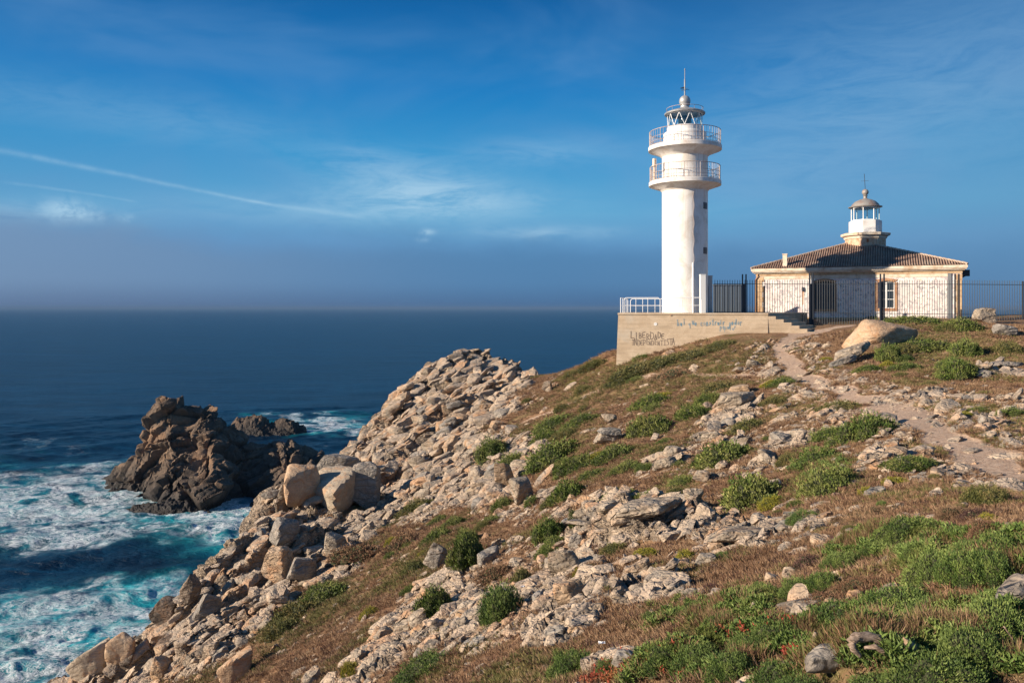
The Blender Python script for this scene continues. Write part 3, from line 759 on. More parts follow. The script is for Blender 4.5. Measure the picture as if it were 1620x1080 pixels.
# feature rocks: (name, set, index, tone, column, base row, width px, height px, depth ratio, turn, tilt, sink, label, category)
FEAT = [
 ('boulder', ROUND, 2, 'smooth', 1400, 552, 104, 47, .8, 14, (0, .08), .18, 'huge rounded orange boulder in front of the keepers\' house', 'boulder'),
 ('slab', BIG, 1, 'pale', 1349, 573, 76, 24, .5, -8, (0, -.48), .10, 'pale pointed slab propped up against the huge orange boulder', 'rock'),
 ('slab', BIG, 2, 'grey', 1335, 578, 60, 12, .5, -5, (0, -.42), .25, 'thin grey slab lying under the propped pale slab', 'rock'),
 ('boulder', BIG, 0, 'pale', 1562, 510, 38, 28, .8, 10, (0, 0), .2, 'pale boulder on the skyline in front of the iron fence', 'boulder'),
 ('slab', BIG, 1, 'grey', 1598, 533, 52, 20, .8, 0, (0, .05), .2, 'flat grey rock stack on the heath below the iron fence', 'rock'),
 ('boulder', BIG, 2, 'pale', 966, 702, 50, 24, .8, 10, (0, 0), .2, 'wide bottom block of the pale three-block rock pile', 'boulder'),
 ('boulder', BIG, 1, 'pale', 1164, 644, 64, 28, .7, -20, (0, -.25), .2, 'sloping pale outcrop block beside the long dark green shrub', 'rock'),
 ('boulder', BIG, 0, 'orange', 1172, 626, 44, 18, .8, 0, (0, -.2), .2, 'grey capped orange block topping the mid-slope outcrop', 'rock'),
 ('boulder', ROUND, 1, 'smooth', 472, 810, 66, 62, .9, 30, (.1, -.25), .12, 'smooth orange boulder leaning on the seaward end of the clifftop tor', 'boulder'),
 ('boulder', ROUND, 0, 'smoothpale', 524, 806, 92, 64, .9, 70, (0, .1), .12, 'large rounded pale boulder in the middle of the clifftop tor', 'boulder'),
 ('boulder', BIG, 2, 'grey', 534, 764, 80, 42, .9, 0, (0, 0), .12, 'cracked grey cap block on top of the clifftop tor', 'boulder'),
 ('boulder', BIG, 0, 'grey', 572, 802, 66, 78, .9, 15, (0, 0), .12, 'fissured grey block at the inland end of the clifftop tor', 'boulder'),
 ('rock', BIG, 1, 'pale', 446, 806, 16, 26, .8, 15, (0, .2), .1, 'narrow pale rock standing at the foot of the clifftop tor', 'rock'),
 ('boulder', BIG, 1, 'pale', 826, 796, 52, 48, .7, 40, (0, -.35), .12, 'leaning grey and orange block with a shadowed face in mid-slope', 'boulder'),
 ('boulder', BIG, 2, 'orange', 797, 770, 34, 40, .8, 0, (0, -.3), .15, 'tilted block with an orange face seaward of the leaning block', 'rock'),
 ('boulder', BIG, 0, 'orange', 786, 684, 26, 20, 1., 30, (0, .1), .15, 'small wedge of bare orange rock throwing a long shadow', 'rock'),
 ('boulder', BIG, 2, 'grey', 690, 902, 38, 46, .7, 0, (0, .2), .1, 'upright grey finger of rock above the brown grass slope', 'rock'),
 ('boulder', BIG, 1, 'grey', 772, 893, 56, 24, .5, 35, (0, -.4), .15, 'long grey slab tilted downhill in the middle of the scree', 'rock'),
 ('boulder', BIG, 0, 'orange', 436, 925, 48, 60, .9, 0, (0, -.1), .15, 'smooth orange faced block set in the sea cliff', 'boulder'),
 ('boulder', ROUND, 1, 'grey', 446, 868, 50, 44, .9, 50, (0, 0), .12, 'rounded grey block above the orange faced block of the cliff', 'boulder'),
 ('boulder', BIG, 1, 'pale', 526, 888, 36, 46, .9, 0, (0, -.15), .1, 'upright pale block throwing a dark shadow above the cliff', 'rock'),
 ('boulder', BIG, 2, 'grey', 476, 925, 50, 40, .9, 20, (0, 0), .15, 'cracked grey block landward of the orange faced cliff block', 'boulder'),
 ('boulder', ROUND, 0, 'smooth', 372, 1080, 60, 46, .9, 10, (0, 0), .15, 'rounded orange boulder resting on the brown grass at the cliff top', 'boulder'),
 ('boulder', BIG, 0, 'dark', 258, 996, 46, 52, .9, 10, (0, .2), .12, 'blackish boulder above the surf at the cliff foot', 'boulder'),
 ('boulder', BIG, 1, 'dark', 296, 985, 30, 56, .9, 0, (0, .35), .12, 'tall dark brown slab beside the blackish boulder', 'rock'),
 ('boulder', BIG, 2, 'grey', 326, 988, 44, 52, .9, 30, (0, .2), .12, 'brown grey block on the inland side of the tall dark slab', 'rock'),
 ('boulder', ROUND, 1, 'smooth', 190, 1062, 44, 44, .9, 0, (0, 0), .15, 'orange tinted boulder on the low cliff edge', 'boulder'),
 ('boulder', ROUND, 0, 'smoothpale', 140, 1082, 70, 46, .9, 0, (0, -.2), .15, 'large grey boulder lowest down on the cliff edge', 'boulder'),
 ('boulder', BIG, 1, 'orange', 250, 1078, 34, 40, .9, 0, (0, 0), .15, 'reddish block between the grey cliff boulder and the brown slope', 'rock'),
 ('boulder', BIG, 2, 'grey', 640, 690, 50, 20, .6, -30, (0, -.5), .2, 'grey tilted slab on the seaward shoulder of the headland', 'rock'),
 ('boulder', BIG, 0, 'orange', 618, 648, 22, 14, .9, -30, (0, 0), .15, 'orange block on the seaward outline of the headland', 'rock'),
 ('boulder', BIG, 1, 'pale', 676, 598, 26, 16, .9, -30, (0, -.3), .15, 'pale square block on the rising edge of the headland', 'rock'),
 ('boulder', ROUND, 1, 'pale', 722, 576, 26, 16, .9, 0, (0, 0), .12, 'pale boulder crowning the headland summit, seaward of the knob', 'boulder'),
 ('boulder', BIG, 2, 'pale', 745, 570, 14, 12, .9, 0, (0, 0), .1, 'small pale knob standing on the headland summit', 'rock'),
 ('boulder', ROUND, 0, 'pale', 780, 574, 34, 16, .9, 0, (0, 0), .12, 'broad pale boulder crowning the headland summit, inland of the knob', 'boulder'),
 ('boulder', BIG, 0, 'pale', 866, 620, 18, 20, .9, 0, (0, -.1), .1, 'pale rock split by a dark notch on the brown saddle', 'rock'),
 ('boulder', BIG, 1, 'pale', 1192, 582, 26, 14, .9, 0, (0, 0), .1, 'yellowish stone on the grassy bank below the concrete platform', 'rock'),
 ('boulder', BIG, 2, 'pale', 1176, 590, 30, 9, .9, 0, (0, 0), .1, 'white broken stones in the turf below the yellowish stone', 'rock'),
 ('boulder', ROUND, 1, 'grey', 1333, 1057, 124, 32, .5, 6, (0, 0), .26, 'speckled grey rock hump rising from the foreground shrubs', 'rock'),
 ('boulder', BIG, 1, 'orange', 1443, 1050, 34, 44, .8, 0, (0, 0), .2, 'square pinkish stone standing in the shrubs beside the driftwood', 'rock'),
 ('boulder', BIG, 2, 'grey', 1490, 1024, 56, 16, .5, 10, (0, -.1), .3, 'low smooth stone half hidden in shrubs behind the pinkish stone', 'rock'),
 ('boulder', ROUND, 0, 'grey', 1612, 975, 60, 70, .9, 0, (0, .2), .15, 'weathered grey rock cut by the frame among dark shrubs', 'rock'),
 ('boulder', BIG, 0, 'pale', 1250, 916, 24, 22, .9, 0, (0, 0), .15, 'white lichen speckled cube of stone beside the bright green mat', 'rock'),
 ('boulder', BIG, 1, 'orange', 1222, 920, 26, 14, .9, 0, (0, 0), .2, 'low yellowish stone next to the white speckled cube', 'rock'),
 ('slab', BIG, 2, 'pale', 1270, 972, 110, 24, .5, 12, (0, -.22), .3, 'long pale slab lying along the foreground heath', 'rock'),
 ('boulder', ROUND, 1, 'pale', 1198, 970, 22, 18, .9, 0, (0, 0), .15, 'small round white stone in the grass above the red plants', 'rock'),
 ('boulder', BIG, 0, 'grey', 988, 1058, 40, 26, .9, 0, (0, 0), .2, 'grey lichened block on the lower slope near the red plants', 'rock'),
 ('boulder', BIG, 1, 'pale', 1022, 1048, 30, 26, .9, 0, (0, 0), .2, 'pinkish cracked block touching the grey lichened block', 'rock'),
 ('slab', BIG, 2, 'pale', 895, 905, 56, 40, .8, -30, (0, -.4), .2, 'cream fractured block high in the central outcrop', 'rock'),
 ('slab', BIG, 1, 'orange', 897, 955, 50, 40, .8, -30, (0, -.5), .2, 'yellow cream block split by cracks in the central outcrop', 'rock'),
 ('slab', BIG, 0, 'pale', 1120, 895, 40, 24, .8, 0, (0, 0), .2, 'isolated pale cracked block in the reddish heath', 'rock'),
 ('slab', ROUND, 0, 'pale', 1014, 905, 50, 18, .7, -15, (0, -.25), .25, 'smooth pale flat slab between two bands of heath', 'rock'),
 ('slab', ROUND, 1, 'pale', 1050, 928, 60, 20, .7, -10, (0, -.2), .25, 'broad smooth slab broken by joints below the flat slab', 'rock'),
 ('slab', BIG, 2, 'pale', 1180, 852, 110, 20, .6, -5, (0, -.1), .3, 'wide low slab exposed in the heath above the reddish patch', 'rock'),
 ('slab', BIG, 0, 'grey', 1066, 806, 26, 18, .8, 20, (0, -.4), .15, 'blue grey tilted stone behind the long bare outcrop', 'rock'),
 ('slab', BIG, 1, 'pale', 1022, 838, 120, 24, .6, -14, (0, -.22), .3, 'long bare sloping slab forming the middle outcrop', 'rock'),
 ('slab', BIG, 2, 'pale', 1055, 742, 44, 20, .7, -15, (0, -.4), .2, 'pale slanting rock on the slope in front of the broad green mound', 'rock'),
 ('slab', BIG, 0, 'pale', 1112, 762, 32, 18, .8, 0, (0, 0), .2, 'pale rock poking out at the tip of a green shrub', 'rock'),
 ('boulder', BIG, 1, 'grey', 1566, 676, 34, 20, .8, 0, (0, 0), .2, 'grey rock on the far bank of the footpath', 'rock'),
 ('boulder', BIG, 0, 'grey', 1558, 598, 30, 14, .8, 0, (0, 0), .2, 'grey flat stone beside the dark round shrub on the hill', 'rock'),
 ('boulder', BIG, 2, 'grey', 1603, 583, 60, 10, .8, 0, (0, 0), .2, 'long pale stone lying low on the hill near the frame edge', 'rock'),
 ('boulder', BIG, 1, 'pale', 1402, 692, 16, 14, .9, 0, (0, 0), .15, 'small pale stone beside the round green shrub at the footpath', 'rock'),
]
for nm, st, i, tone_, cx, by, wpx, hpx, dr, rz, tl, sk, lab, cat in FEAT:
    x, y = hit(cx, by); s = y / F / 2
    put_rock(nm, st[tone_][i % len(st[tone_])], x, y + wpx * s * dr * .6, wpx * s * 1.04, wpx * s * dr, hpx * s * 1.05 / (1 - sk * .6), R(rz), tl, sk, lab, cat)
# the pile: upper blocks stand on the lower one
x, y = hit(966, 702); s = y / F / 2; zb = (487 - 683) / F * y
put_rock('boulder', BIG['grey'][0], x - .02, y + 44 * s * .5, 46 * s, 38 * s, 12 * s, .4, (0, 0), .0, 'squat middle block of the pale three-block rock pile', 'boulder', z=zb - 12 * s)
put_rock('boulder', BIG['pale'][1], x, y + 44 * s * .5, 34 * s, 30 * s, 16 * s, 1.2, (0, 0), .0, 'pointed top block of the pale three-block rock pile', 'boulder', z=(487 - 662) / F * y - 16 * s)

# scattered blocks: the largest become rocks of their own, the rest one body of rubble
area = (np.linalg.norm(np.cross(du.reshape(-1, 3), dv.reshape(-1, 3)), axis=1))
view = (gsd < .3) & (np.abs(gx) < gy * .70 + 1) & (gy > 3.5) & (padm < .5)
pathc = path > .25
wt = area * np.clip(rk, 0, 1) ** 1.5 * view * (1 / (1 + (gy / 22) ** 1.5)) * (1 - sstep(pd, 2.0, 1.0)) * (gy > 6)
pick = rng.choice(len(gx), 8500, p=wt / wt.sum())
size = np.exp(rng.normal(-2.50, .88, len(pick))) * (.55 + 1.3 * np.clip(gy[pick] / 70, 0, 1.3)) * (1 + .5 * big[pick])
size = np.clip(size, .03, np.minimum(1.1, .0125 * gy[pick] + .03))
wt2 = area * view * (.03 + .5 * sstep(rock, .25, .7) + 1.0 * (sstep(pd, 2.4, .9) * (pd > 1.0))) * (1 - rk) / (1 + (gy / 16) ** 1.6) * (gy > 6) * (1 - .9 * green)
pick2 = rng.choice(len(gx), 9000, p=wt2 / wt2.sum())
size2 = np.clip(np.exp(rng.normal(-2.9, .55, len(pick2))) * (1 + gy[pick2] / 90), .018, .45)
PK = np.concatenate([pick, pick2]); SZ = np.concatenate([size, size2])
pos_s = GP[PK] + Nn[PK] * (SZ * (.12 * big[PK] - .04))[:, None]
pxs, pys = proj(pos_s[:, 0], pos_s[:, 1], pos_s[:, 2])
proj_size = SZ * F * 2 / pos_s[:, 1]
inframe = (pxs > 5) & (pxs < 1615) & (pys > 480) & (pys < 1075)
order = np.argsort(-proj_size * inframe)
chosen = []; grid_used = {}
for k in order[:4000]:
    if len(chosen) >= 215: break
    key = (int(pxs[k] / 26), int(pys[k] / 17))
    if key in grid_used or proj_size[k] > 46 or pd[PK[k]] < 1.3: continue
    if any((pxs[k] - f[4]) ** 2 + ((pys[k] - f[5]) * 1.3) ** 2 < (f[6] * .6) ** 2 for f in FEAT): continue
    grid_used[key] = 1; chosen.append(k)
LAND_M = [(1085, 560, 'the concrete platform'), (1262, 525, 'the concrete steps'), (1400, 520, 'the huge orange boulder'), (1345, 565, 'the propped pale slab'), (1245, 590, 'the bend of the footpath'),
          (965, 675, 'the three-block rock pile'), (520, 770, 'the clifftop tor'), (290, 965, 'the blackish surf boulder'), (690, 880, 'the grey rock finger'), (745, 565, 'the headland summit'), (870, 600, 'the brown saddle'),
          (826, 775, 'the leaning shadowed block'), (1020, 830, 'the long bare middle slab'), (436, 900, 'the orange cliff block'), (372, 1060, 'the rounded orange clifftop boulder'), (786, 675, 'the orange shadowed wedge'),
          (1165, 635, 'the mid-slope outcrop'), (1450, 690, 'the widest stretch of footpath'), (895, 940, 'the central cracked outcrop'), (1150, 720, 'the broad mid-slope shrub'), (1120, 890, 'the isolated pale block'),
          (798, 950, 'the shrub in the scree'), (1045, 925, 'the jointed smooth slab'), (985, 1050, 'the grey lichened block'), (640, 680, 'the headland slab'), (600, 1000, 'the brown grass slope'), (190, 1050, 'the lowest cliff boulders'), (1570, 590, 'the round shrub on the hill'), (640, 1000, 'the lower scree band')]
def place_words(x, y):
    c = sorted(LAND_M, key=lambda l: (l[0] - x) ** 2 + ((l[1] - y) * 1.6) ** 2)
    out = []
    for l in c[:7]:
        dx, dy = x - l[0], (y - l[1]) * 1.6; dd = math.hypot(dx, dy)
        how = 'right' if dd < 45 else 'just' if dd < 85 else 'some way' if dd < 150 else 'far'
        if abs(dx) > 2.2 * abs(dy): rel = ['inland of', 'seaward of'][dx < 0]
        elif abs(dy) > 2.2 * abs(dx): rel = ['below', 'above'][dy < 0]
        else: rel = ['below and ', 'above and '][dy < 0] + ['inland of', 'seaward of'][dx < 0]
        out.append(f'{how} {rel} {l[2]}')
    return out
def make_label(words_, x, y, noun):
    for p_ in place_words(x, y):
        for w_ in words_:
            l = f'{w_} {noun} {p_}'
            if l not in USED and len(l.split()) <= 16: USED.add(l); return l
    return None
TONES = ['pale', 'pale', 'pale', 'grey', 'orange']
isobj = np.zeros(len(PK), bool)
for k in chosen:
    tn = TONES[int(rng.integers(5))] if pxs[k] > 330 else ['grey', 'orange', 'dark'][int(rng.integers(3))]
    i = int(rng.integers(8)); ratio = rng.uniform(.35, .8)
    shape = 'flat' if ratio < .47 else 'blocky' if ratio < .64 else 'chunky'
    sizew = 'large' if proj_size[k] > 33 else 'medium' if proj_size[k] > 24 else 'small'
    lab = make_label([f'{sizew} {shape} {tn}'], pxs[k], pys[k], 'rock')
    if lab is None: continue
    isobj[k] = True
    x, y = pos_s[k, 0], pos_s[k, 1]; s_ = SZ[k]
    o = bpy.data.objects.new('rock', MIDM[tn][i]); link(o)
    o.location = pos_s[k]; o.scale = (s_, s_ * rng.uniform(.55, .85), s_ * ratio)
    o.rotation_euler = Vector(Nn[PK[k]] * .6 + np.array([-.15, 0, .4])).to_track_quat('Z', 'Y').to_matrix().to_4x4().to_euler() if False else (rng.normal(0, .15), -.35 * float(sstep(-gx[PK[k]], -12, 5)) + rng.normal(0, .15), rng.uniform(-.6, .9))
    tag(o, lab, 'rock', 'rocks scattered over the headland')

# ------------------------------------------------------------------ instanced masses
def lib(name, meshes):
    c = bpy.data.collections.new(name)
    for k, me in enumerate(meshes):
        o = bpy.data.objects.new(f'{name}_{k:02d}', me); c.objects.link(o)
    return c

def scatter(name, P, rot, scl, idx, coll, label):
    me = bpy.data.meshes.new(name); n = len(P)
    me.vertices.add(n); me.vertices.foreach_set('co', np.ascontiguousarray(P, np.float32).ravel())
    for nm, typ, arr in (('rot', 'FLOAT_VECTOR', rot), ('scl', 'FLOAT_VECTOR', scl)):
        a = me.attributes.new(nm, typ, 'POINT'); a.data.foreach_set('vector', np.ascontiguousarray(arr, np.float32).ravel())
    a = me.attributes.new('idx', 'INT', 'POINT'); a.data.foreach_set('value', np.ascontiguousarray(idx, np.int32))
    o = link(bpy.data.objects.new(name, me))
    g = bpy.data.node_groups.new(name, 'GeometryNodeTree')
    g.interface.new_socket('Geometry', in_out='INPUT', socket_type='NodeSocketGeometry')
    g.interface.new_socket('Geometry', in_out='OUTPUT', socket_type='NodeSocketGeometry')
    gi = g.nodes.new('NodeGroupInput'); go = g.nodes.new('NodeGroupOutput')
    ip = g.nodes.new('GeometryNodeInstanceOnPoints'); ci = g.nodes.new('GeometryNodeCollectionInfo')
    ci.inputs[0].default_value = coll; ci.inputs['Separate Children'].default_value = True; ci.inputs['Reset Children'].default_value = True
    def na(nm, typ):
        q = g.nodes.new('GeometryNodeInputNamedAttribute'); q.data_type = typ; q.inputs[0].default_value = nm; return q.outputs[0]
    L = g.links.new
    L(gi.outputs[0], ip.inputs['Points']); L(ci.outputs[0], ip.inputs['Instance']); ip.inputs['Pick Instance'].default_value = True
    L(na('idx', 'INT'), ip.inputs['Instance Index']); L(na('scl', 'FLOAT_VECTOR'), ip.inputs['Scale'])
    e2r = g.nodes.new('FunctionNodeEulerToRotation'); L(na('rot', 'FLOAT_VECTOR'), e2r.inputs[0]); L(e2r.outputs[0], ip.inputs['Rotation'])
    L(ip.outputs[0], go.inputs[0])
    md = o.modifiers.new('scatter', 'NODES'); md.node_group = g
    return tag(o, label, None, kind='stuff')

rm, t, p, pos = material('rubble_stone')
rc, fin, med = rock_color(t, pos, t.new('ShaderNodeObjectInfo').outputs['Random'], None)
t.put(p.inputs['Base Color'], t.mix(.06, rc, (.56, .44, .33))); p.inputs['Roughness'].default_value = .92; p.inputs['Specular IOR Level'].default_value = .2
fh, fj = fissures(t, pos, 1.6, 4.0)
t.put(p.inputs['Normal'], t.bump(t.m('ADD', t.m('MULTIPLY', fh, .7), t.m('ADD', t.m('MULTIPLY', t.noise(pos, 6.0, 6, .7), 1.0), t.m('MULTIPLY', fin, .35))), .8, .07))
for me in SMALL: me.materials.append(rm)
keep = ~isobj
Pk = pos_s[keep]; S = SZ[keep]; n = len(S)
steepk = np.clip(1 - Nn[PK][keep][:, 2], 0, 1)
rot = np.stack([rng.normal(0, .22, n), -.40 - .3 * steepk + rng.normal(0, .22, n), rng.normal(.35, .5, n)], 1)
scl = np.stack([S * rng.uniform(.95, 1.8, n), S * rng.uniform(.6, 1.1, n), S * rng.uniform(.22, .62, n)], 1)
scatter('rubble', Pk, rot, scl, rng.integers(0, len(SMALL), n), lib('stone', SMALL), 'pale angular rubble and broken bedrock strewn over the headland')

# ------------------------------------------------------------------ plants
def leafmat(name, c0, c1, c2, rough=.6, transl=.0):
    m, t, p, pos = material(name)
    tn = t.attr('tone'); oi = t.new('ShaderNodeObjectInfo').outputs['Random']
    c = t.mix(t.ss(tn, .0, .7), c0, c1); c = t.mix(t.ss(tn, .72, .95), c, c2)
    c = t.mix(t.m('MULTIPLY', t.ss(t.noise(pos, .9, 4, .6), .42, .66), .5), c, c2)
    c = t.mix(t.m('MULTIPLY', t.ss(t.noise(t.vm('ADD', pos, (5, 9, 1)), .6, 5, .65, .5), .50, .64), .45), c, c0)
    c = t.mix(t.m('MULTIPLY', oi, .35), c, c0)
    t.put(p.inputs['Base Color'], c); p.inputs['Roughness'].default_value = rough; p.inputs['Specular IOR Level'].default_value = .25
    return m
LM_GREEN = leafmat('shrub_green', (.045, .080, .016), (.135, .180, .034), (.30, .29, .10))
LM_COVER = leafmat('cover_green', (.045, .085, .022), (.125, .185, .040), (.26, .31, .09))
LM_OLIVE = leafmat('shrub_olive', (.075, .085, .022), (.15, .15, .045), (.27, .20, .09))
LM_DRY = leafmat('dry_heath', (.14, .075, .045), (.25, .15, .085), (.40, .28, .17), .85)
LM_MAROON = leafmat('maroon_heath', (.05, .025, .025), (.11, .05, .045), (.20, .13, .10), .85)
LM_RED = leafmat('red_succulent', (.20, .035, .022), (.34, .07, .04), (.22, .20, .05))
LM_YEL = leafmat('yellow_green', (.16, .16, .02), (.30, .27, .03), (.38, .33, .06))
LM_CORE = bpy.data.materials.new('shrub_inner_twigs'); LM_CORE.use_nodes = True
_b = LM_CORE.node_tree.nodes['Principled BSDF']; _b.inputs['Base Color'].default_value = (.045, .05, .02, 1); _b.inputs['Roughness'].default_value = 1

def leaf_quads(P, Dn, L, Wd, r):
    """diamond leaves at P pointing along Dn"""
    n = len(P); Dn = Dn / np.linalg.norm(Dn, axis=1)[:, None]
    s = np.cross(Dn, r.normal(size=(n, 3))); s /= np.linalg.norm(s, axis=1)[:, None] + 1e-9
    bend = np.cross(s, Dn)
    a = P; b = P + Dn * (L * .45)[:, None] + s * Wd[:, None]; c = P + Dn * L[:, None] + bend * (L * .12)[:, None]; d_ = P + Dn * (L * .45)[:, None] - s * Wd[:, None]
    V = np.stack([a, b, c, d_], 1).reshape(-1, 3)
    return V, np.arange(4 * n).reshape(n, 4)

def shrub_mesh(name, seed, nleaf=7500, L=.085, Wd=.017, hgt=.55, mat=None, core=None, ragged=.50):
    r = np.random.default_rng(seed)
    nl = int(r.integers(4, 7)); lobes = [(0, 0, .62, 1.0)]
    for q in range(nl):
        a_ = 2 * math.pi * (q + r.uniform(-.3, .3)) / nl; d_ = r.uniform(.42, .72); lobes.append((d_ * math.cos(a_), d_ * math.sin(a_), r.uniform(.24, .46), r.uniform(.45, .85)))
    lb = np.array(lobes); wl = lb[:, 2] ** 2; li = r.choice(len(lb), nleaf, p=wl / wl.sum())
    th = r.uniform(0, 2 * math.pi, nleaf); u = np.sqrt(r.uniform(0, 1, nleaf)) ** .8; ph = u * math.pi / 2
    dv = np.stack([np.sin(ph) * np.cos(th), np.sin(ph) * np.sin(th), np.cos(ph)], 1)
    lump = 1 + ragged * .7 * fbm(dv * 2.6 + seed + li[:, None], 3, seed) + ragged * .8 * fbm(dv * 6 + seed, 3, seed + 3)
    rr = lump * r.uniform(.80, 1.04, nleaf)
    P = dv * rr[:, None] * np.stack([lb[li, 2] * 1.12, lb[li, 2] * 1.12, hgt * lb[li, 3]], 1) + np.stack([lb[li, 0], lb[li, 1], np.zeros(nleaf)], 1)
    stray = r.uniform(0, 1, nleaf) < .08; P[stray] *= r.uniform(1.0, 1.30, (stray.sum(), 1)) * np.array([1, 1, .5])
    Dn = dv * np.array([.8, .8, 1]) + np.array([0.15, 0, .45]) + r.normal(0, .42, (nleaf, 3))
    V, q = leaf_quads(P, Dn, L * r.uniform(.6, 1.3, nleaf), Wd * r.uniform(.7, 1.3, nleaf), r)
    tone_ = np.repeat(np.clip(r.uniform(0, 1, nleaf) * .70 + 1.0 * fbm(P * 3.2 + 5 + seed, 3, seed + 8) + .12, 0, 1), 4)
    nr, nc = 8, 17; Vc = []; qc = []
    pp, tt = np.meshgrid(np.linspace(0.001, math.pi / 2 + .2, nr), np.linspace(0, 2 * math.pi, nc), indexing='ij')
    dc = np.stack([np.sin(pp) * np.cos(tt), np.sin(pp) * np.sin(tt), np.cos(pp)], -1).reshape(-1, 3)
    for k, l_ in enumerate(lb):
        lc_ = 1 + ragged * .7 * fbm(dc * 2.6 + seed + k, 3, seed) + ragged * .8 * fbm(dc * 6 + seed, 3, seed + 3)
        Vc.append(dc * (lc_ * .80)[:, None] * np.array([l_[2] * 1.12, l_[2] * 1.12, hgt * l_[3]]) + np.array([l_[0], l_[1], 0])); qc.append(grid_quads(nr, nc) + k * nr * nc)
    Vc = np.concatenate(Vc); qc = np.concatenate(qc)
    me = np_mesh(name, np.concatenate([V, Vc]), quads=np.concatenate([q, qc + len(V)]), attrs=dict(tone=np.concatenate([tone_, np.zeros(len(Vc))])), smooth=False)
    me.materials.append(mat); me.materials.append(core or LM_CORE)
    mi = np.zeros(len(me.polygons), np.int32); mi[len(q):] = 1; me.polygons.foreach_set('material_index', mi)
    return me

def recolor(meshes, mat):
    out = []
    for me in meshes:
        c = me.copy(); c.materials[0] = mat; out.append(c)
    return out
SH_FAR = [shrub_mesh('shrub', s, 6500, .085, .019, .62, LM_GREEN) for s in (1, 2, 3, 4, 5, 6)]
SH_NEAR = [shrub_mesh('shrub', s, 12000, .062, .012, .55, LM_GREEN) for s in (11, 12, 13)]
SH_NEAR = recolor(SH_NEAR, LM_COVER)
SHR = {'green': (SH_FAR, SH_NEAR), 'olive': (recolor(SH_FAR, LM_OLIVE), recolor(SH_NEAR, LM_OLIVE)), 'maroon': (recolor(SH_FAR, LM_MAROON),) * 2, 'dry': (recolor(SH_FAR, LM_DRY), recolor(SH_NEAR, LM_DRY)), 'yellow': (recolor(SH_FAR, LM_YEL),) * 2}
BUSH = [(1033,671,60,38,'g'),(1035,631,52,26,'g'),(1100,650,56,26,'g',-35),(1122,632,40,22,'g',-30),(1143,610,50,18,'o'),(1151,716,92,42,'g'),(1200,771,92,58,'g'),(1192,667,56,26,'o'),(1245,602,42,18,'g'),(1233,631,40,18,'o'),
 (1328,641,60,20,'o'),(1385,669,76,46,'g'),(1318,684,60,24,'g'),(1350,690,60,18,'g'),(1298,720,72,30,'g'),(1318,755,82,52,'g'),(1449,739,82,22,'g'),(1575,783,82,40,'o'),(1412,557,34,32,'g'),(1380,582,40,16,'g'),(1469,545,86,22,'g'),
 (1440,552,50,18,'o'),(1538,551,38,34,'g'),(1526,586,48,34,'g'),(1512,572,40,24,'g'),(1437,578,46,18,'g'),(1410,500,50,14,'g'),(1450,505,70,16,'g'),(1530,513,56,26,'g'),(1500,518,40,14,'o'),(1604,549,50,22,'o'),(1608,653,44,20,'g'),
 (980,712,60,26,'g'),(1000,735,44,20,'g'),(875,667,62,22,'g',-12),(922,663,52,20,'g'),(866,688,38,20,'g'),(900,684,34,14,'o'),(781,710,44,38,'g',-40),(807,730,46,24,'g'),(875,715,84,40,'g',-14),(913,732,60,30,'g'),(940,748,40,16,'g'),
 (904,774,50,36,'g'),(880,790,40,20,'o'),(796,797,30,20,'g'),(842,792,24,18,'g'),(777,822,34,16,'g'),(872,838,44,42,'g'),(738,850,36,32,'g'),(915,818,18,28,'g'),(742,872,44,56,'g'),(722,885,34,30,'o'),(687,955,46,44,'g'),(798,953,66,58,'g'),
 (829,912,30,34,'o'),(672,1056,94,40,'g'),(507,943,76,30,'g',-25),(470,968,70,36,'o',-30),(440,994,60,28,'o',-30),(650,934,30,16,'g'),(655,897,36,24,'o'),(893,1047,24,40,'g'),(913,1045,70,42,'g'),(964,1055,40,24,'g'),
 (967,792,50,12,'g'),(989,769,50,16,'g'),(1080,760,44,20,'g'),(1033,779,50,18,'g'),(1128,930,34,16,'m'),(1087,940,40,16,'g'),(1170,936,44,20,'g'),(1206,928,40,22,'g'),(1031,975,26,18,'g'),(1100,998,60,26,'o'),(1140,985,60,26,'g'),
 (1278,808,44,28,'g'),(1442,833,84,38,'g'),(1395,868,60,22,'g'),(1340,884,60,28,'g'),(1467,868,56,26,'g'),(1285,887,46,24,'m'),(1268,928,56,32,'g'),(1310,918,54,30,'g'),(1216,935,50,24,'g'),
 (1500,893,86,52,'g'),(1545,900,80,50,'g'),(1560,870,80,44,'g'),(1603,870,60,56,'g'),(1585,905,70,50,'g'),(1436,950,120,46,'g'),(1390,958,90,36,'g'),(1500,955,110,50,'g'),(1555,960,110,60,'g'),(1340,972,110,36,'g'),(1240,1005,100,40,'g'),
 (1515,811,60,22,'d'),(1555,812,60,20,'m'),(1060,1050,80,44,'g'),(1115,1045,80,50,'g'),(1165,1055,80,44,'g'),(1270,1092,90,44,'g'),(1240,1065,90,44,'g'),(1400,1096,120,36,'g'),(1490,1075,130,60,'g'),(1560,1050,120,70,'g'),(1600,1010,90,70,'g'),
 (1195,1020,70,34,'g'),(1225,955,40,20,'o'),(1365,920,80,24,'d'),(1310,950,90,30,'d'),(1240,970,60,22,'d'),(1570,835,50,36,'d'),(780,905,60,26,'d'),(940,895,60,20,'d'),(560,878,70,26,'d',-25),(640,855,50,26,'d'),(660,800,50,20,'o'),(590,745,16,8,'y'),(625,855,28,16,'y'),(585,968,26,18,'y'),(555,1055,26,28,'y'),(916,908,12,16,'y'),(1010,585,70,18,'o',-20),(1045,575,60,16,'o',-15),(1095,562,70,16,'o',-8),(1070,590,60,16,'d'),(985,600,50,16,'o'),(1140,545,50,12,'o'),(940,575,40,16,'o',-25),(905,590,30,12,'o',-20)]
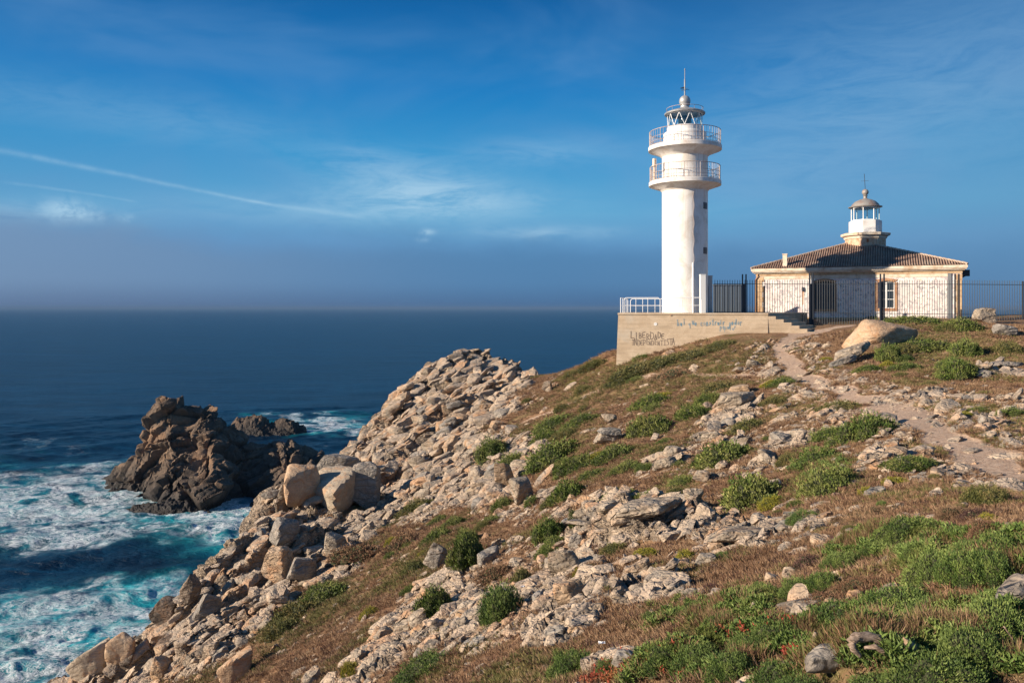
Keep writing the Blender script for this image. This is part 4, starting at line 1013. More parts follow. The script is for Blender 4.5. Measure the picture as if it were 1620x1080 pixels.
LAND_M2 = LAND_M + [(1330, 1040, 'the speckled rock hump'), (1390, 1015, 'the driftwood'), (1150, 1020, 'the red plants'), (1603, 950, 'the weathered edge rock'), (1250, 905, 'the white speckled cube')]
_lm = LAND_M; LAND_M = LAND_M2
_r2 = random.Random(5)
for _k in range(170):
    a_, b_ = _r2.uniform(580, 1610), _r2.uniform(545, 880)
    if b_ < 1150 - .62 * a_ or len(BUSH) > 215: continue
    x_, y_ = hit(a_, b_); rI, aI = min(np.searchsorted(rad, math.hypot(x_, y_)), NR - 1), min(np.searchsorted(ang, math.atan2(x_, y_)), NC - 1)
    v_ = rI * NC + aI
    if rk[v_] > .5 or pd[v_] < 1.4 or padm[v_] > .3: continue
    w_ = _r2.uniform(16, 40) * (.7 + (b_ - 545) / 800); BUSH.append((a_, b_, w_, w_ * _r2.uniform(.35, .6), _r2.choice('googoyd')))
for b in BUSH:
    cx, cy, wp, hp, ty = b[:5]; tiltd = b[5] if len(b) > 5 else 0
    ty = {'g': 'green', 'o': 'olive', 'm': 'maroon', 'd': 'dry', 'y': 'yellow'}[ty]
    x, y = hit(cx, cy + hp * .42); k = y / F
    near = y < 17
    me = SHR[ty][1 if near else 0]; me = me[int(rng.integers(len(me)))]
    o = bpy.data.objects.new('shrub', me); link(o)
    rx_ = wp * k * .63; ry_ = max(rx_ * rng.uniform(.6, .85), hp * k * .9)
    nrm = nf(x, y + ry_ * .7)
    nrm = (nrm * .75 + Vector((0, 0, .25))).normalized()
    o.location = (x, y + ry_ * .55, zf(x, y + ry_ * .55) - .06 * rx_)
    q = nrm.to_track_quat('Z', 'Y').to_matrix().to_4x4()
    # keep the long axis across the slope, turned by a little
    xa = Vector((1, 0, 0)); xa = (xa - nrm * xa.dot(nrm)).normalized(); ya = nrm.cross(xa)
    M = Matrix((xa, ya, nrm)).transposed().to_4x4() @ Matrix.Rotation(R(rng.uniform(-12, 12)), 4, 'Z')
    o.rotation_euler = M.to_euler(); hz = hp * k * (1.25 if not near else 1.45)
    o.scale = (rx_, ry_, max(hz, .25 * rx_))
    sw = 'large' if wp > 70 else 'medium' if wp > 42 else 'small'
    desc = {'green': ['dense green', 'leafy green', 'bushy green'], 'olive': ['olive brown', 'dull olive'], 'maroon': ['dark maroon'], 'dry': ['dry tawny', 'straw brown'], 'yellow': ['yellow green']}[ty]
    form = 'low spreading' if hp < .42 * wp else 'domed'
    lab = make_label([f'{sw} {form} {dd_}' for dd_ in desc], cx, cy, 'shrub')
    tag(o, lab or f'{sw} {form} {desc[0]} shrub on the heath', 'shrub', 'shrubs on the heath')
LAND_M = _lm

# dry turf tufts, fine heath and foreground leaf mats: instanced masses
def tuft_mesh(name, seed, n=26, mat=None, hgt=1.0, spread=.55, wd=.028, lean=.35):
    r = np.random.default_rng(seed); th = r.uniform(0, 2 * math.pi, n); rr = r.uniform(0, 1, n) ** .6 * spread
    P = np.stack([rr * np.cos(th), rr * np.sin(th), np.full(n, -.1)], 1)
    Dn = np.stack([np.cos(th) * lean * rr * 2, np.sin(th) * lean * rr * 2, np.ones(n)], 1) + r.normal(0, .28, (n, 3))
    V, q = leaf_quads(P, Dn, hgt * r.uniform(.5, 1.2, n), np.full(n, wd) * r.uniform(.6, 1.4, n), r)
    me = np_mesh(name, V, quads=q, attrs=dict(tone=np.repeat(r.uniform(0, 1, n), 4)), smooth=False); me.materials.append(mat); return me
def sprig_mesh(name, seed, n=16, mat=None, L=.5, wd=.085):
    r = np.random.default_rng(seed); th = r.uniform(0, 2 * math.pi, n); hh = np.linspace(.1, .9, n)
    P = np.stack([.05 * np.cos(th), .05 * np.sin(th), hh], 1) + r.normal(0, .12, (n, 3)) * np.array([1, 1, .2])
    Dn = np.stack([np.cos(th), np.sin(th), r.uniform(.5, 1.6, n)], 1)
    V, q = leaf_quads(P, Dn, L * r.uniform(.6, 1.1, n), np.full(n, wd), r)
    me = np_mesh(name, V, quads=q, attrs=dict(tone=np.repeat(np.clip(r.uniform(0, 1, n) * .6 + .3 * hh, 0, 1), 4)), smooth=False); me.materials.append(mat); return me

cellok = (view & (gsd < -.3)) * clear
def choose(n, wgt): 
    wgt = wgt / wgt.sum(); return rng.choice(len(gx), n, p=wgt)
def jitter(idx, amt=.6):
    sp_ = np.sqrt(area[idx]); P = GP[idx].copy(); P[:, 0] += rng.uniform(-.5, .5, len(idx)) * sp_ * amt; P[:, 1] += rng.uniform(-.5, .5, len(idx)) * sp_ * amt; return P
dens = np.clip((1 - rk) * (1 - 1.25 * path), 0, 1) * cellok
patch = sstep(fbm(P3 * .5, 4, 201), -.25, .35)
rootA = np.sqrt(area)      # between area-uniform and screen-uniform
w1 = dens * (.35 + .65 * patch) * area / (1 + (gy / 9.0) ** 1.7)
i1 = choose(90000, w1 * (1 - .75 * green)); n = len(i1); P_ = jitter(i1)
s1 = (.050 + .0019 * gy[i1]) * rng.uniform(.6, 1.4, n)
dead = [tuft_mesh('tuft', s, 26, LM_DRY, 1.0, .8, .045, .6) for s in range(5)] + [tuft_mesh('tuft', 9, 30, LM_MAROON, .8, .9, .05, .5)]
scatter('dry_heath_grass', P_, np.stack([rng.normal(0, .15, n), rng.normal(0, .15, n), rng.uniform(0, 6.28, n)], 1), np.stack([s1 * 1.3, s1 * 1.3, s1], 1), rng.choice(6, n, p=[.18, .18, .18, .18, .18, .10]), lib('tuft', dead), 'short dry brown heath grass covering the slope')
ol = sstep(fbm(P3 * .4 + 7, 4, 211), .02, .35) * .8 + green
i2 = choose(42000, dens * ol * area / (1 + (gy / 9.0) ** 1.7)); n = len(i2); P_ = jitter(i2)
s2 = (.05 + .0019 * gy[i2]) * rng.uniform(.6, 1.3, n)
olv = [tuft_mesh('blade', s, 24, LM_OLIVE, 1.0, .8, .05, .6) for s in range(20, 24)]
scatter('olive_grass', P_, np.stack([rng.normal(0, .15, n), rng.normal(0, .15, n), rng.uniform(0, 6.28, n)], 1), np.stack([s2 * 1.3, s2 * 1.3, s2], 1), rng.integers(0, 4, n), lib('blade', olv), 'patches of olive green grass and low herbs in the heath')
i3 = choose(26000, dens * sstep(green, .25, .8) * (gy < 24) * area / (1 + (gy / 7.0) ** 1.5)); n = len(i3); P_ = jitter(i3)
s3 = (.070 + .002 * gy[i3]) * rng.uniform(.7, 1.4, n)
spr = [sprig_mesh('sprig', s, 18, LM_COVER, .6, .075) for s in range(30, 34)] + [sprig_mesh('sprig', s, 22, LM_GREEN, .42, .05) for s in (34, 35)] + [tuft_mesh('sprig', 36, 22, LM_OLIVE, 1.3, .5, .04, .5), tuft_mesh('sprig', 37, 18, LM_DRY, 1.5, .4, .03, .5)]
qn = fbm(P3[i3] * 1.9 + 4, 4, 305) + .5 * fbm(P3[i3] * 6 + 4, 2, 306)
sp_idx = np.where(qn > .16, rng.integers(4, 6, n), rng.integers(0, 4, n)); sp_idx = np.where((qn < -.24) | (rng.uniform(0, 1, n) < .05), rng.integers(6, 8, n), sp_idx)
s3 *= np.where(qn > .16, .8, 1.0) * (1 + .5 * np.clip(fbm(P3[i3] * 2.7, 3, 307), -.6, 1))
scatter('green_ground_cover', P_, np.stack([rng.normal(0, .3, n), rng.normal(0, .3, n), rng.uniform(0, 6.28, n)], 1), np.stack([s3, s3, s3], 1), sp_idx, lib('sprig', spr), 'mat of small leafed green plants filling the near corner')
redw = np.zeros(len(gx))
for e in [(1165, 1022, 44, 12, -4), (990, 1072, 70, 14, -8), (1070, 1062, 26, 14, 0), (1245, 1012, 10, 14, 0), (1180, 1010, 30, 8, 0), (1245, 1050, 14, 14, 0)]: redw = np.maximum(redw, ell(pxw, py, *e))
i4 = choose(380, redw * area * cellok + 1e-12); n = len(i4); P_ = jitter(i4); P_[:, 2] += .05
s4 = .075 * rng.uniform(.7, 1.3, n)
scatter('red_tipped_plants', P_, np.stack([rng.normal(0, .3, n), rng.normal(0, .3, n), rng.uniform(0, 6.28, n)], 1), np.stack([s4, s4, s4], 1), rng.integers(0, 2, n), lib('redsprig', [sprig_mesh('red_sprig', s, 14, LM_RED) for s in (41, 42)]), 'red tipped succulent plants low among the green cover')

# driftwood
def tube(pts, radii, seg=8, name='branch', seed=0):
    pts = [Vector(p_) for p_ in pts]; V = []; r = random.Random(seed)
    for k, p_ in enumerate(pts):
        tdir = (pts[min(k + 1, len(pts) - 1)] - pts[max(k - 1, 0)]).normalized()
        a = tdir.cross(Vector((0, .3, 1))).normalized(); b = tdir.cross(a)
        for j in range(seg):
            w_ = 2 * math.pi * j / seg; V.append(p_ + (a * math.cos(w_) + b * math.sin(w_)) * radii[k] * (1 + (.12 * math.sin(3 * w_ + k) if seed else 0)))
    q = [[k * seg + j, k * seg + (j + 1) % seg, (k + 1) * seg + (j + 1) % seg, (k + 1) * seg + j] for k in range(len(pts) - 1) for j in range(seg)]
    V += [pts[0], pts[-1]]; n0 = len(V) - 2
    me = bpy.data.meshes.new(name)
    me.from_pydata([tuple(v) for v in V], [], q + [[n0, (j + 1) % seg, j] for j in range(seg)] + [[n0 + 1, (len(pts) - 1) * seg + j, (len(pts) - 1) * seg + (j + 1) % seg] for j in range(seg)])
    for f in me.polygons: f.use_smooth = True
    return me
wdm, t, p, pos = material('weathered_wood')
gn = t.noise(t.mapping(pos, scale=(20, 20, 60)), 1.0, 5, .6, 1.2)
t.put(p.inputs['Base Color'], t.mix(t.ss(gn, .35, .65), (.12, .08, .055), (.33, .25, .19))); p.inputs['Roughness'].default_value = .85
t.put(p.inputs['Normal'], t.bump(gn, .6, .01))
def px3(a, b, D): return ((a - 810) / F * D, D, (487 - b) / F * D)
def wood(ptsl, D, lab, nm='driftwood'):
    x0, y0 = hit(ptsl[-1][0], ptsl[-1][1] + 2); D = y0 - .06
    pts = [px3(a, b, D + dz) for a, b, r_, dz in ptsl]
    fine_ = []; rr = []
    for k in range(len(pts) - 1):
        for s in range(5):
            u = s / 5; fine_.append(Vector(pts[k]).lerp(Vector(pts[k + 1]), u)); rr.append((ptsl[k][2] * (1 - u) + ptsl[k + 1][2] * u) * D / F)
    fine_.append(Vector(pts[-1])); rr.append(ptsl[-1][2] * D / F)
    o = bpy.data.objects.new(nm, tube(fine_, rr, 10, nm, 3)); o.data.materials.append(wdm); link(o)
    return tag(o, lab, 'driftwood')
wood([(1362, 1038, 3, 0), (1350, 1026, 5, 0), (1346, 1014, 7, .02), (1356, 1007, 8, .04), (1376, 1007, 8, .05), (1396, 1013, 8, .05), (1412, 1022, 6, .04), (1424, 1030, 4, 0)], 6.3, 'curved weathered driftwood root arching over the shrubs')
wood([(1368, 1024, 2.5, .05), (1384, 1022, 4, 0), (1398, 1030, 4, 0), (1408, 1040, 3, 0)], 6.3, 'short inner driftwood prong under the arching root')
wood([(1291, 1000, 3, 0), (1289, 1010, 5, 0), (1298, 1018, 5, 0), (1299, 1042, 5, 0)], 6.2, 'upright crooked grey brown stump of dead wood', 'dead_stump')
for k, (a0, b0, a1, b1) in enumerate([(1588, 990, 1618, 1032), (1620, 992, 1610, 1020)]):
    wood([(a0, b0, 1.1, 0), (a1, b1, 1.6, 0)], 6, ['thin pale dry stem leaning inland from the corner shrubs', 'thin pale dry stem crossing the leaning one in the corner'][k], 'dry_stem')

# litter
def crumple(nm, px_, py_, s, colr, lab):
    x, y = hit(px_, py_); r = np.random.default_rng(int(px_))
    g = np.linspace(-1, 1, 8); X, Y = np.meshgrid(g, g); V = np.stack([X.ravel(), Y.ravel() * .7, r.normal(0, .22, 64)], 1) + r.normal(0, .08, (64, 3))
    me = np_mesh(nm, V * s, quads=grid_quads(8, 8), smooth=False)
    m, t, p, pos = material(nm); p.inputs['Base Color'].default_value = (*colr, 1); p.inputs['Roughness'].default_value = .4; me.materials.append(m)
    o = link(bpy.data.objects.new(nm, me)); o.location = (x, y, zf(x, y) + s * .5 + .05); tag(o, lab, 'litter')
crumple('plastic_scrap', 819, 922, .09, (.02, .16, .42), 'scrap of crumpled blue plastic caught above the shrub in the scree')
crumple('paper_scrap', 828, 932, .06, (.45, .5, .6), 'pale scrap lying just below the blue plastic')
crumple('paper_scrap', 952, 1024, .045, (.75, .78, .82), 'crumpled white paper on the lower slope')

HAZE = 8.0e-5
# ------------------------------------------------------------------ building helpers
def simple(name, c, rough=.7, metal=0.0, dirt=None, scale=2.0, bump=0.0, spec=.4):
    m, t, p, pos = material(name)
    if dirt:
        n = t.noise(pos, scale, 6, .68, .5); n2 = t.noise(t.mapping(pos, scale=(6, 6, .5)), 1.0, 5, .6, .3)
        cc = t.mix(t.ss(n, .42, .68, 0, .8), c, dirt); cc = t.mix(t.ss(n2, .55, .75, 0, .55), cc, dirt)
        t.put(p.inputs['Base Color'], cc)
        if bump: t.put(p.inputs['Normal'], t.bump(t.noise(pos, scale * 6, 5, .7), bump, .02))
    else: p.inputs['Base Color'].default_value = (*c, 1)
    p.inputs['Roughness'].default_value = rough; p.inputs['Metallic'].default_value = metal; p.inputs['Specular IOR Level'].default_value = spec
    return m
M_WHITE = simple('tower_white_paint', (.78, .77, .745), .55, dirt=(.60, .55, .48), scale=.8, bump=.25)
_t = NT(M_WHITE.node_tree); _pb = _t.n['Principled BSDF']; _c = _pb.inputs['Base Color'].links[0].from_socket; _po = _t.new('ShaderNodeNewGeometry').outputs['Position']
_sz = _t.new('ShaderNodeSeparateXYZ'); _t.put(_sz.inputs[0], _po)
_run = _t.ss(_t.noise(_t.mapping(_po, scale=(4.5, 4.5, .12)), 1.0, 5, .65, .2), .54, .68)
_hi = _t.m('MAXIMUM', _t.m('MULTIPLY', _t.ss(_sz.outputs[2], 3.5, 9.0), _t.ss(_sz.outputs[2], 9.3, 9.1)), _t.m('MAXIMUM', _t.m('MULTIPLY', _t.ss(_sz.outputs[2], 10.0, 11.8), _t.ss(_sz.outputs[2], 12.2, 11.9)), _t.ss(_sz.outputs[2], .9, -.3)))
_t.put(_pb.inputs['Base Color'], _t.mix(_t.m('MULTIPLY', _t.m('MULTIPLY', _run, _hi), .55), _c, (.46, .34, .24)))
M_SLAB = simple('gallery_white_paint', (.74, .72, .69), .6, dirt=(.55, .46, .38), scale=1.4)
M_RAIL = simple('pale_rail_metal', (.42, .36, .33), .5, dirt=(.28, .17, .12), scale=4)
M_WRAIL = simple('white_tube', (.74, .76, .78), .4)
M_ZINC = simple('zinc_roof', (.42, .43, .43), .42, .35, dirt=(.25, .25, .25), scale=2.5)
M_IRON = simple('dark_iron', (.040, .048, .060), .55, .2)
M_DARK = simple('dark_interior', (.03, .032, .035), .5)
M_LENS = simple('lens_black', (.04, .05, .055), .12, .2)
M_GREY = simple('louvre_grey', (.16, .17, .18), .6)
M_CONC, t, p, pos = material('board_marked_concrete')
n = t.noise(pos, 1.1, 7, .68, .5); n2 = t.noise(t.mapping(pos, scale=(.5, .5, 9)), 1.0, 5, .6, .2); n3 = t.noise(pos, 16.0, 6, .7)
c = t.mix(t.ss(n, .35, .66), (.46, .355, .245), (.56, .45, .325)); c = t.mix(t.ss(n2, .52, .70, 0, .6), c, (.30, .235, .165)); c = t.mix(t.ss(n3, .3, .7, .25, 0), c, (.18, .14, .1))
c = t.mix(t.ss(t.noise(pos, .45, 5, .6, .6), .56, .70, 0, .4), c, (.43, .41, .36))
wv = t.new('ShaderNodeTexWave', wave_type='BANDS', bands_direction='Z'); t.put(wv.inputs[0], pos); wv.inputs['Scale'].default_value = 1.05; wv.inputs['Distortion'].default_value = .3
ln = t.ss(wv.outputs['Fac'], .06, .0)
c = t.mix(t.m('MULTIPLY', ln, .16), c, (.20, .16, .115)); t.put(p.inputs['Base Color'], c); p.inputs['Roughness'].default_value = .92
t.put(p.inputs['Normal'], t.bump(t.m('SUBTRACT', n3, t.m('MULTIPLY', ln, .4)), .5, .03))
M_STONE = simple('tan_dressed_stone', (.50, .36, .22), .85, dirt=(.30, .17, .09), scale=1.6, bump=.4)
M_CORN = simple('cream_cornice', (.66, .58, .47), .8, dirt=(.42, .28, .17), scale=1.1, bump=.2)
M_SURR = simple('stained_window_stone', (.42, .25, .14), .85, dirt=(.24, .10, .06), scale=2.5, bump=.3)
M_FRAME = simple('white_window_frame', (.72, .73, .72), .5)
M_WALL, t, p, pos = material('blotched_limewash')
n1 = t.noise(pos, 1.0, 5, .6, .8); n2 = t.noise(pos, 2.9, 7, .72, .9); n3 = t.noise(t.vm('ADD', pos, (9, 4, 2)), 2.0, 7, .72, .7)
c = t.mix(t.ss(n1, .4, .62), (.80, .76, .71), (.72, .62, .60)); c = t.mix(t.ss(n2, .50, .57, 0, .85), c, (.30, .29, .31))
c = t.mix(t.ss(n3, .54, .61, 0, .65), c, (.50, .40, .41)); c = t.mix(t.ss(t.noise(t.vm('ADD', pos, (1, 8, 5)), 2.8, 6, .7, .5), .58, .66, 0, .5), c, (.42, .42, .27))
c = t.mix(t.ss(t.noise(t.vm('ADD', pos, (4, 1, 2)), .55, 6, .7, .6), .52, .62, 0, .5), c, (.50, .49, .47)); t.put(p.inputs['Base Color'], c); p.inputs['Roughness'].default_value = .9
M_TILE, t, p, pos = material('weathered_roof_tile')
n1 = t.noise(pos, 1.4, 6, .7, .5); n2 = t.noise(pos, 9.0, 5, .7)
c = t.mix(t.ss(n1, .38, .64), (.22, .135, .10), (.36, .25, .185)); c = t.mix(t.ss(n2, .5, .72, 0, .6), c, (.10, .075, .065)); c = t.mix(t.ss(t.noise(pos, .6, 4), .55, .7, 0, .5), c, (.33, .29, .23))
t.put(p.inputs['Base Color'], c); p.inputs['Roughness'].default_value = .9
M_GLASS = bpy.data.materials.new('lantern_glass'); M_GLASS.use_nodes = True
_t = NT(M_GLASS.node_tree); _t.n.remove(_t.n['Principled BSDF'])
tr = _t.new('ShaderNodeBsdfTransparent'); tr.inputs[0].default_value = (.80, .90, .92, 1); gl = _t.new('ShaderNodeBsdfGlossy'); gl.inputs['Roughness'].default_value = .03
mx = _t.new('ShaderNodeMixShader'); mx.inputs[0].default_value = .14; _t.l.new(tr.outputs[0], mx.inputs[1]); _t.l.new(gl.outputs[0], mx.inputs[2]); _t.l.new(mx.outputs[0], _t.n['Material Output'].inputs[0])

class MB:
    def __init__(s): s.V = []; s.F = []
    def add(s, V, Fc): n = len(s.V); s.V += [tuple(v) for v in V]; s.F += [[n + i for i in f] for f in Fc]; return s
    def box(s, a, b):
        (x0, y0, z0), (x1, y1, z1) = a, b
        return s.add([(x0, y0, z0), (x1, y0, z0), (x1, y1, z0), (x0, y1, z0), (x0, y0, z1), (x1, y0, z1), (x1, y1, z1), (x0, y1, z1)],
                     [(0, 3, 2, 1), (4, 5, 6, 7), (0, 1, 5, 4), (1, 2, 6, 5), (2, 3, 7, 6), (3, 0, 4, 7)])
    def prism(s, poly, z0, z1):
        n = len(poly); V = [(*q, z0) for q in poly] + [(*q, z1) for q in poly]
        return s.add(V, [tuple(range(n))[::-1], tuple(range(n, 2 * n))] + [(i, (i + 1) % n, n + (i + 1) % n, n + i) for i in range(n)])
    def rod(s, a, b, r, seg=6):
        a, b = Vector(a), Vector(b); d_ = (b - a).normalized(); u = d_.orthogonal().normalized(); v = d_.cross(u)
        V = [a + (u * math.cos(2 * math.pi * j / seg) + v * math.sin(2 * math.pi * j / seg)) * r for j in range(seg)] + [b + (u * math.cos(2 * math.pi * j / seg) + v * math.sin(2 * math.pi * j / seg)) * r for j in range(seg)]
        return s.add(V, [(j, (j + 1) % seg, seg + (j + 1) % seg, seg + j) for j in range(seg)] + [tuple(range(seg))[::-1], tuple(range(seg, 2 * seg))])
    def ring(s, R_, z, r, seg=64, tseg=6):
        V = []
        for k in range(seg):
            a = 2 * math.pi * k / seg
            for j in range(tseg):
                b = 2 * math.pi * j / tseg; V.append(((R_ + r * math.cos(b)) * math.cos(a), (R_ + r * math.cos(b)) * math.sin(a), z + r * math.sin(b)))
        return s.add(V, [(k * tseg + j, ((k + 1) % seg) * tseg + j, ((k + 1) % seg) * tseg + (j + 1) % tseg, k * tseg + (j + 1) % tseg) for k in range(seg) for j in range(tseg)])
    def lathe(s, prof, seg=64, off=0.0):
        V = []; 
        for r_, z_ in prof:
            for k in range(seg):
                a = 2 * math.pi * (k + off) / seg; V.append((r_ * math.cos(a), r_ * math.sin(a), z_))
        m_ = len(prof)
        return s.add(V, [(i * seg + k, i * seg + (k + 1) % seg, (i + 1) * seg + (k + 1) % seg, (i + 1) * seg + k) for i in range(m_ - 1) for k in range(seg)])
    def build(s, name, mat, parent=None, smooth=None):
        me = bpy.data.meshes.new(name); me.from_pydata(s.V, [], s.F); me.validate()
        bm = bmesh.new(); bm.from_mesh(me); bmesh.ops.recalc_face_normals(bm, faces=bm.faces); bm.to_mesh(me); bm.free()
        me.materials.append(mat)
        if smooth:
            for f in me.polygons: f.use_smooth = True
            sharp(me, smooth)
        o = bpy.data.objects.new(name, me); link(o, parent); return o

def empty(name, loc, rz, label, cat, group=None):
    o = bpy.data.objects.new(name, None); o.empty_display_size = .5; link(o); o.location = loc; o.rotation_euler = (0, 0, rz)
    return tag(o, label, cat, group)

# ------------------------------------------------------------------ the white lighthouse
TX, TY = 13.56, 62.5; PZ = -.37
LH = empty('lighthouse', (TX, TY, PZ), 0, 'tall white cylindrical lighthouse with two galleries standing on the concrete platform', 'lighthouse')
TR = 1.76
MB().lathe([(TR + .02, -.02), (TR + .02, .12), (TR, .14), (TR, 9.60)], 96).build('tower_shaft', M_WHITE, LH, 40)
MB().lathe([(TR, 9.45), (TR + .15, 9.62), (2.70, 9.90), (2.78, 9.92), (2.78, 10.22), (2.70, 10.25), (TR, 10.25)], 96).build('lower_gallery', M_SLAB, LH, 30)
MB().lathe([(TR, 10.25), (TR, 12.2)], 96).build('upper_shaft', M_WHITE, LH, 40)
MB().lathe([(TR, 12.15), (TR + .2, 12.35), (2.74, 12.66), (2.82, 12.68), (2.82, 12.97), (2.74, 13.0), (.1, 13.0)], 96).build('upper_gallery', M_SLAB, LH, 30)
MB().lathe([(1.64, 13.0), (1.64, 14.0), (1.60, 14.06), (1.36, 14.08), (1.36, 14.44), (1.30, 14.46), (.1, 14.46)], 96).build('lantern_room_base', M_WHITE, LH, 30)
def gallery_rail(R_, z, name, n, hgt=1.15):
    b = MB(); b.ring(R_, z + hgt, .026); b.ring(R_, z + .62, .016); b.ring(R_, z + .30, .014); b.ring(R_, z + .06, .014)
    for k in range(n):
        a = 2 * math.pi * k / n; b.rod((R_ * math.cos(a), R_ * math.sin(a), z), (R_ * math.cos(a), R_ * math.sin(a), z + hgt), .011 if k % 6 else .026, 5)
    return b.build(name, M_RAIL, LH)
gallery_rail(2.70, 10.24, 'gallery_railing', 84); gallery_rail(2.74, 12.99, 'gallery_railing', 60)
# louvred windows low on the inland flank
cam_a = math.atan2(-TY, -TX)
for z in (6.0 + .1 + .0, 2.62 + 0.0):
    zz = {6.1: 8.24, 2.62: 4.78}[z]
    a = cam_a + R(61); ca, sa_ = math.cos(a), math.sin(a)
    w_ = MB(); w_.box((TR - .05, -.26, -.25), (TR + .012, .26, .25)); o = w_.build('louvred_window', M_DARK, LH); o.location = (0, 0, zz); o.rotation_euler = (0, 0, a)
    for q in range(5):
        l_ = MB(); l_.box((TR + .0, -.24, -.22 + q * .10), (TR + .045, .24, -.17 + q * .10)); s_ = l_.build('louvre', M_GREY, o)
a = cam_a + R(20)
MB().rod(((TR + .05) * math.cos(a), (TR + .05) * math.sin(a), 0), ((TR + .05) * math.cos(a), (TR + .05) * math.sin(a), 3.8), .06, 8).build('conduit_pipe', M_WRAIL, LH)
a = cam_a + R(22); b = MB()
for k in range(20):
    z0, z1 = 3.8 + k * .28, 3.8 + (k + 1) * .28; a0, a1 = a + .025 * math.sin(k * 1.3), a + .025 * math.sin((k + 1) * 1.3)
    b.rod(((TR + .015) * math.cos(a0), (TR + .015) * math.sin(a0), z0), ((TR + .015) * math.cos(a1), (TR + .015) * math.sin(a1), z1), .014, 4)
b.build('cable', M_RAIL, LH)
# door and doorway on the inland side
a = cam_a + R(118); o = MB().box((TR - .1, -.5, 0), (TR + .05, .5, 2.1)).build('door', M_GREY, LH); o.rotation_euler = (0, 0, a)
# lantern
MB().lathe([(1.31, 14.46), (1.31, 15.52)], 48).build('lantern_glass', M_GLASS, LH, 40)
b = MB(); b.ring(1.33, 14.48, .035); b.ring(1.33, 15.50, .035); nd = 10
for k in range(nd):
    for s in (-.5, .5):
        prev = None
        for q in range(7):
            u = q / 6; aa = 2 * math.pi * (k + .15 + s * u) / nd; pt = (1.335 * math.cos(aa), 1.335 * math.sin(aa), 14.48 + 1.02 * u)
            if prev: b.rod(prev, pt, .024, 5)
            prev = pt
b.build('diagonal_glazing_bars', M_WRAIL, LH)
b = MB(); b.lathe([(.05, 14.46), (.34, 14.48), (.36, 14.6), (.20, 14.66), (.20, 14.74), (.46, 14.80), (.52, 15.0), (.50, 15.2), (.42, 15.36), (.1, 15.42)], 32); b.build('optic_lens', M_LENS, LH, 35)
MB().lathe([(1.30, 15.50), (1.56, 15.52), (1.58, 15.60), (1.50, 15.66), (.95, 15.86), (.42, 16.02), (.34, 16.08), (.34, 16.22), (.2, 16.24)], 64).build('lantern_roof', M_ZINC, LH, 30)
b = MB(); b.lathe([(.20, 16.22), (.40, 16.26)] + [(.44 * math.cos(x), 16.58 + .44 * math.sin(x)) for x in np.linspace(-.6, 1.45, 12)], 40); b.build('ventilator_ball', M_ZINC, LH, 40)
b = MB(); b.ring(1.42, 15.98, .018, 48); 
for k in range(10): aa = 2 * math.pi * k / 10; b.rod((1.42 * math.cos(aa), 1.42 * math.sin(aa), 15.66), (1.42 * math.cos(aa), 1.42 * math.sin(aa), 15.98), .013, 4)
b.build('roof_hoop', M_RAIL, LH)
b = MB(); b.rod((0, 0, 17.0), (0, 0, 18.3), .055, 8); b.rod((0, 0, 18.2), (0, 0, 19.15), .028, 6); b.lathe([(.02, 18.98), (.06, 19.05), (.02, 19.12)], 10); b.build('lightning_rod', M_ZINC, LH)
b = MB()
for aa in (0, math.pi / 2): b.rod((-.42 * math.cos(aa + .4), -.42 * math.sin(aa + .4), 17.5), (.42 * math.cos(aa + .4), .42 * math.sin(aa + .4), 17.5), .018, 4)
b.add([(-.36, .01, 17.62), (.0, .01, 17.55), (.0, .01, 17.72), (-.36, -.01, 17.62), (.0, -.01, 17.55), (.0, -.01, 17.72)], [(0, 1, 2), (5, 4, 3), (0, 3, 4, 1), (1, 4, 5, 2), (2, 5, 3, 0)])
b.build('weather_vane', M_IRON, LH)
a = math.pi + .25; ax, ay = 2.58 * math.cos(a), 2.58 * math.sin(a)
b = MB(); b.rod((ax, ay, 10.25), (ax, ay, 11.35), .10, 10); b.rod((ax, ay, 11.35), (ax, ay, 11.40), .22, 12); b.rod((ax, ay, 11.40), (ax, ay, 11.95), .15, 12)
b.build('fog_sensor', simple('sensor_cream', (.62, .50, .40), .5), LH, 40)

# ------------------------------------------------------------------ concrete platform, steps, graffiti
PA = Vector((7.87, 59.0)); PF = Vector((.976, -.218)); PI_ = Vector((.218, .976)); G2 = Vector((.6, .8))
PL = empty('concrete_platform', (PA.x, PA.y, 0), 0, 'weathered concrete platform with graffiti under the white lighthouse', 'platform')
def rel(v): return (v.x - PA.x, v.y - PA.y)
S0 = PA + PF * 10.6
poly = [PA, S0, S0 + G2 * 9.3, PA + Vector((1.7, 9.3))]
b = MB(); top = [rel(v) for v in poly]; bot = [(-.22 - PI_.x * .3, -PI_.y * .3), (rel(S0)[0] - PI_.x * .3, rel(S0)[1] - PI_.y * .3), rel(poly[2]), (1.7, 9.3)]
b.add([(*q, -6.5) for q in bot] + [(*q, PZ - .13) for q in top], [(3, 2, 1, 0), (4, 5, 6, 7), (0, 1, 5, 4), (1, 2, 6, 5), (2, 3, 7, 6), (3, 0, 4, 7)])
b.build('retaining_wall', M_CONC, PL)
b = MB(); cap = [(-.05, -.05), (rel(S0)[0], rel(S0)[1] - .05), rel(poly[2]), (1.65, 9.3)]
b.prism(cap, PZ - .13 + .001, PZ); b.build('deck', M_CONC, PL)
ST = empty('concrete_steps', (S0.x, S0.y, 0), 0, 'flight of concrete steps going down from the platform towards the keepers\' house', 'steps')
M_STEP = simple('step_concrete', (.33, .29, .24), .9, dirt=(.2, .17, .14), scale=1.5, bump=.3)
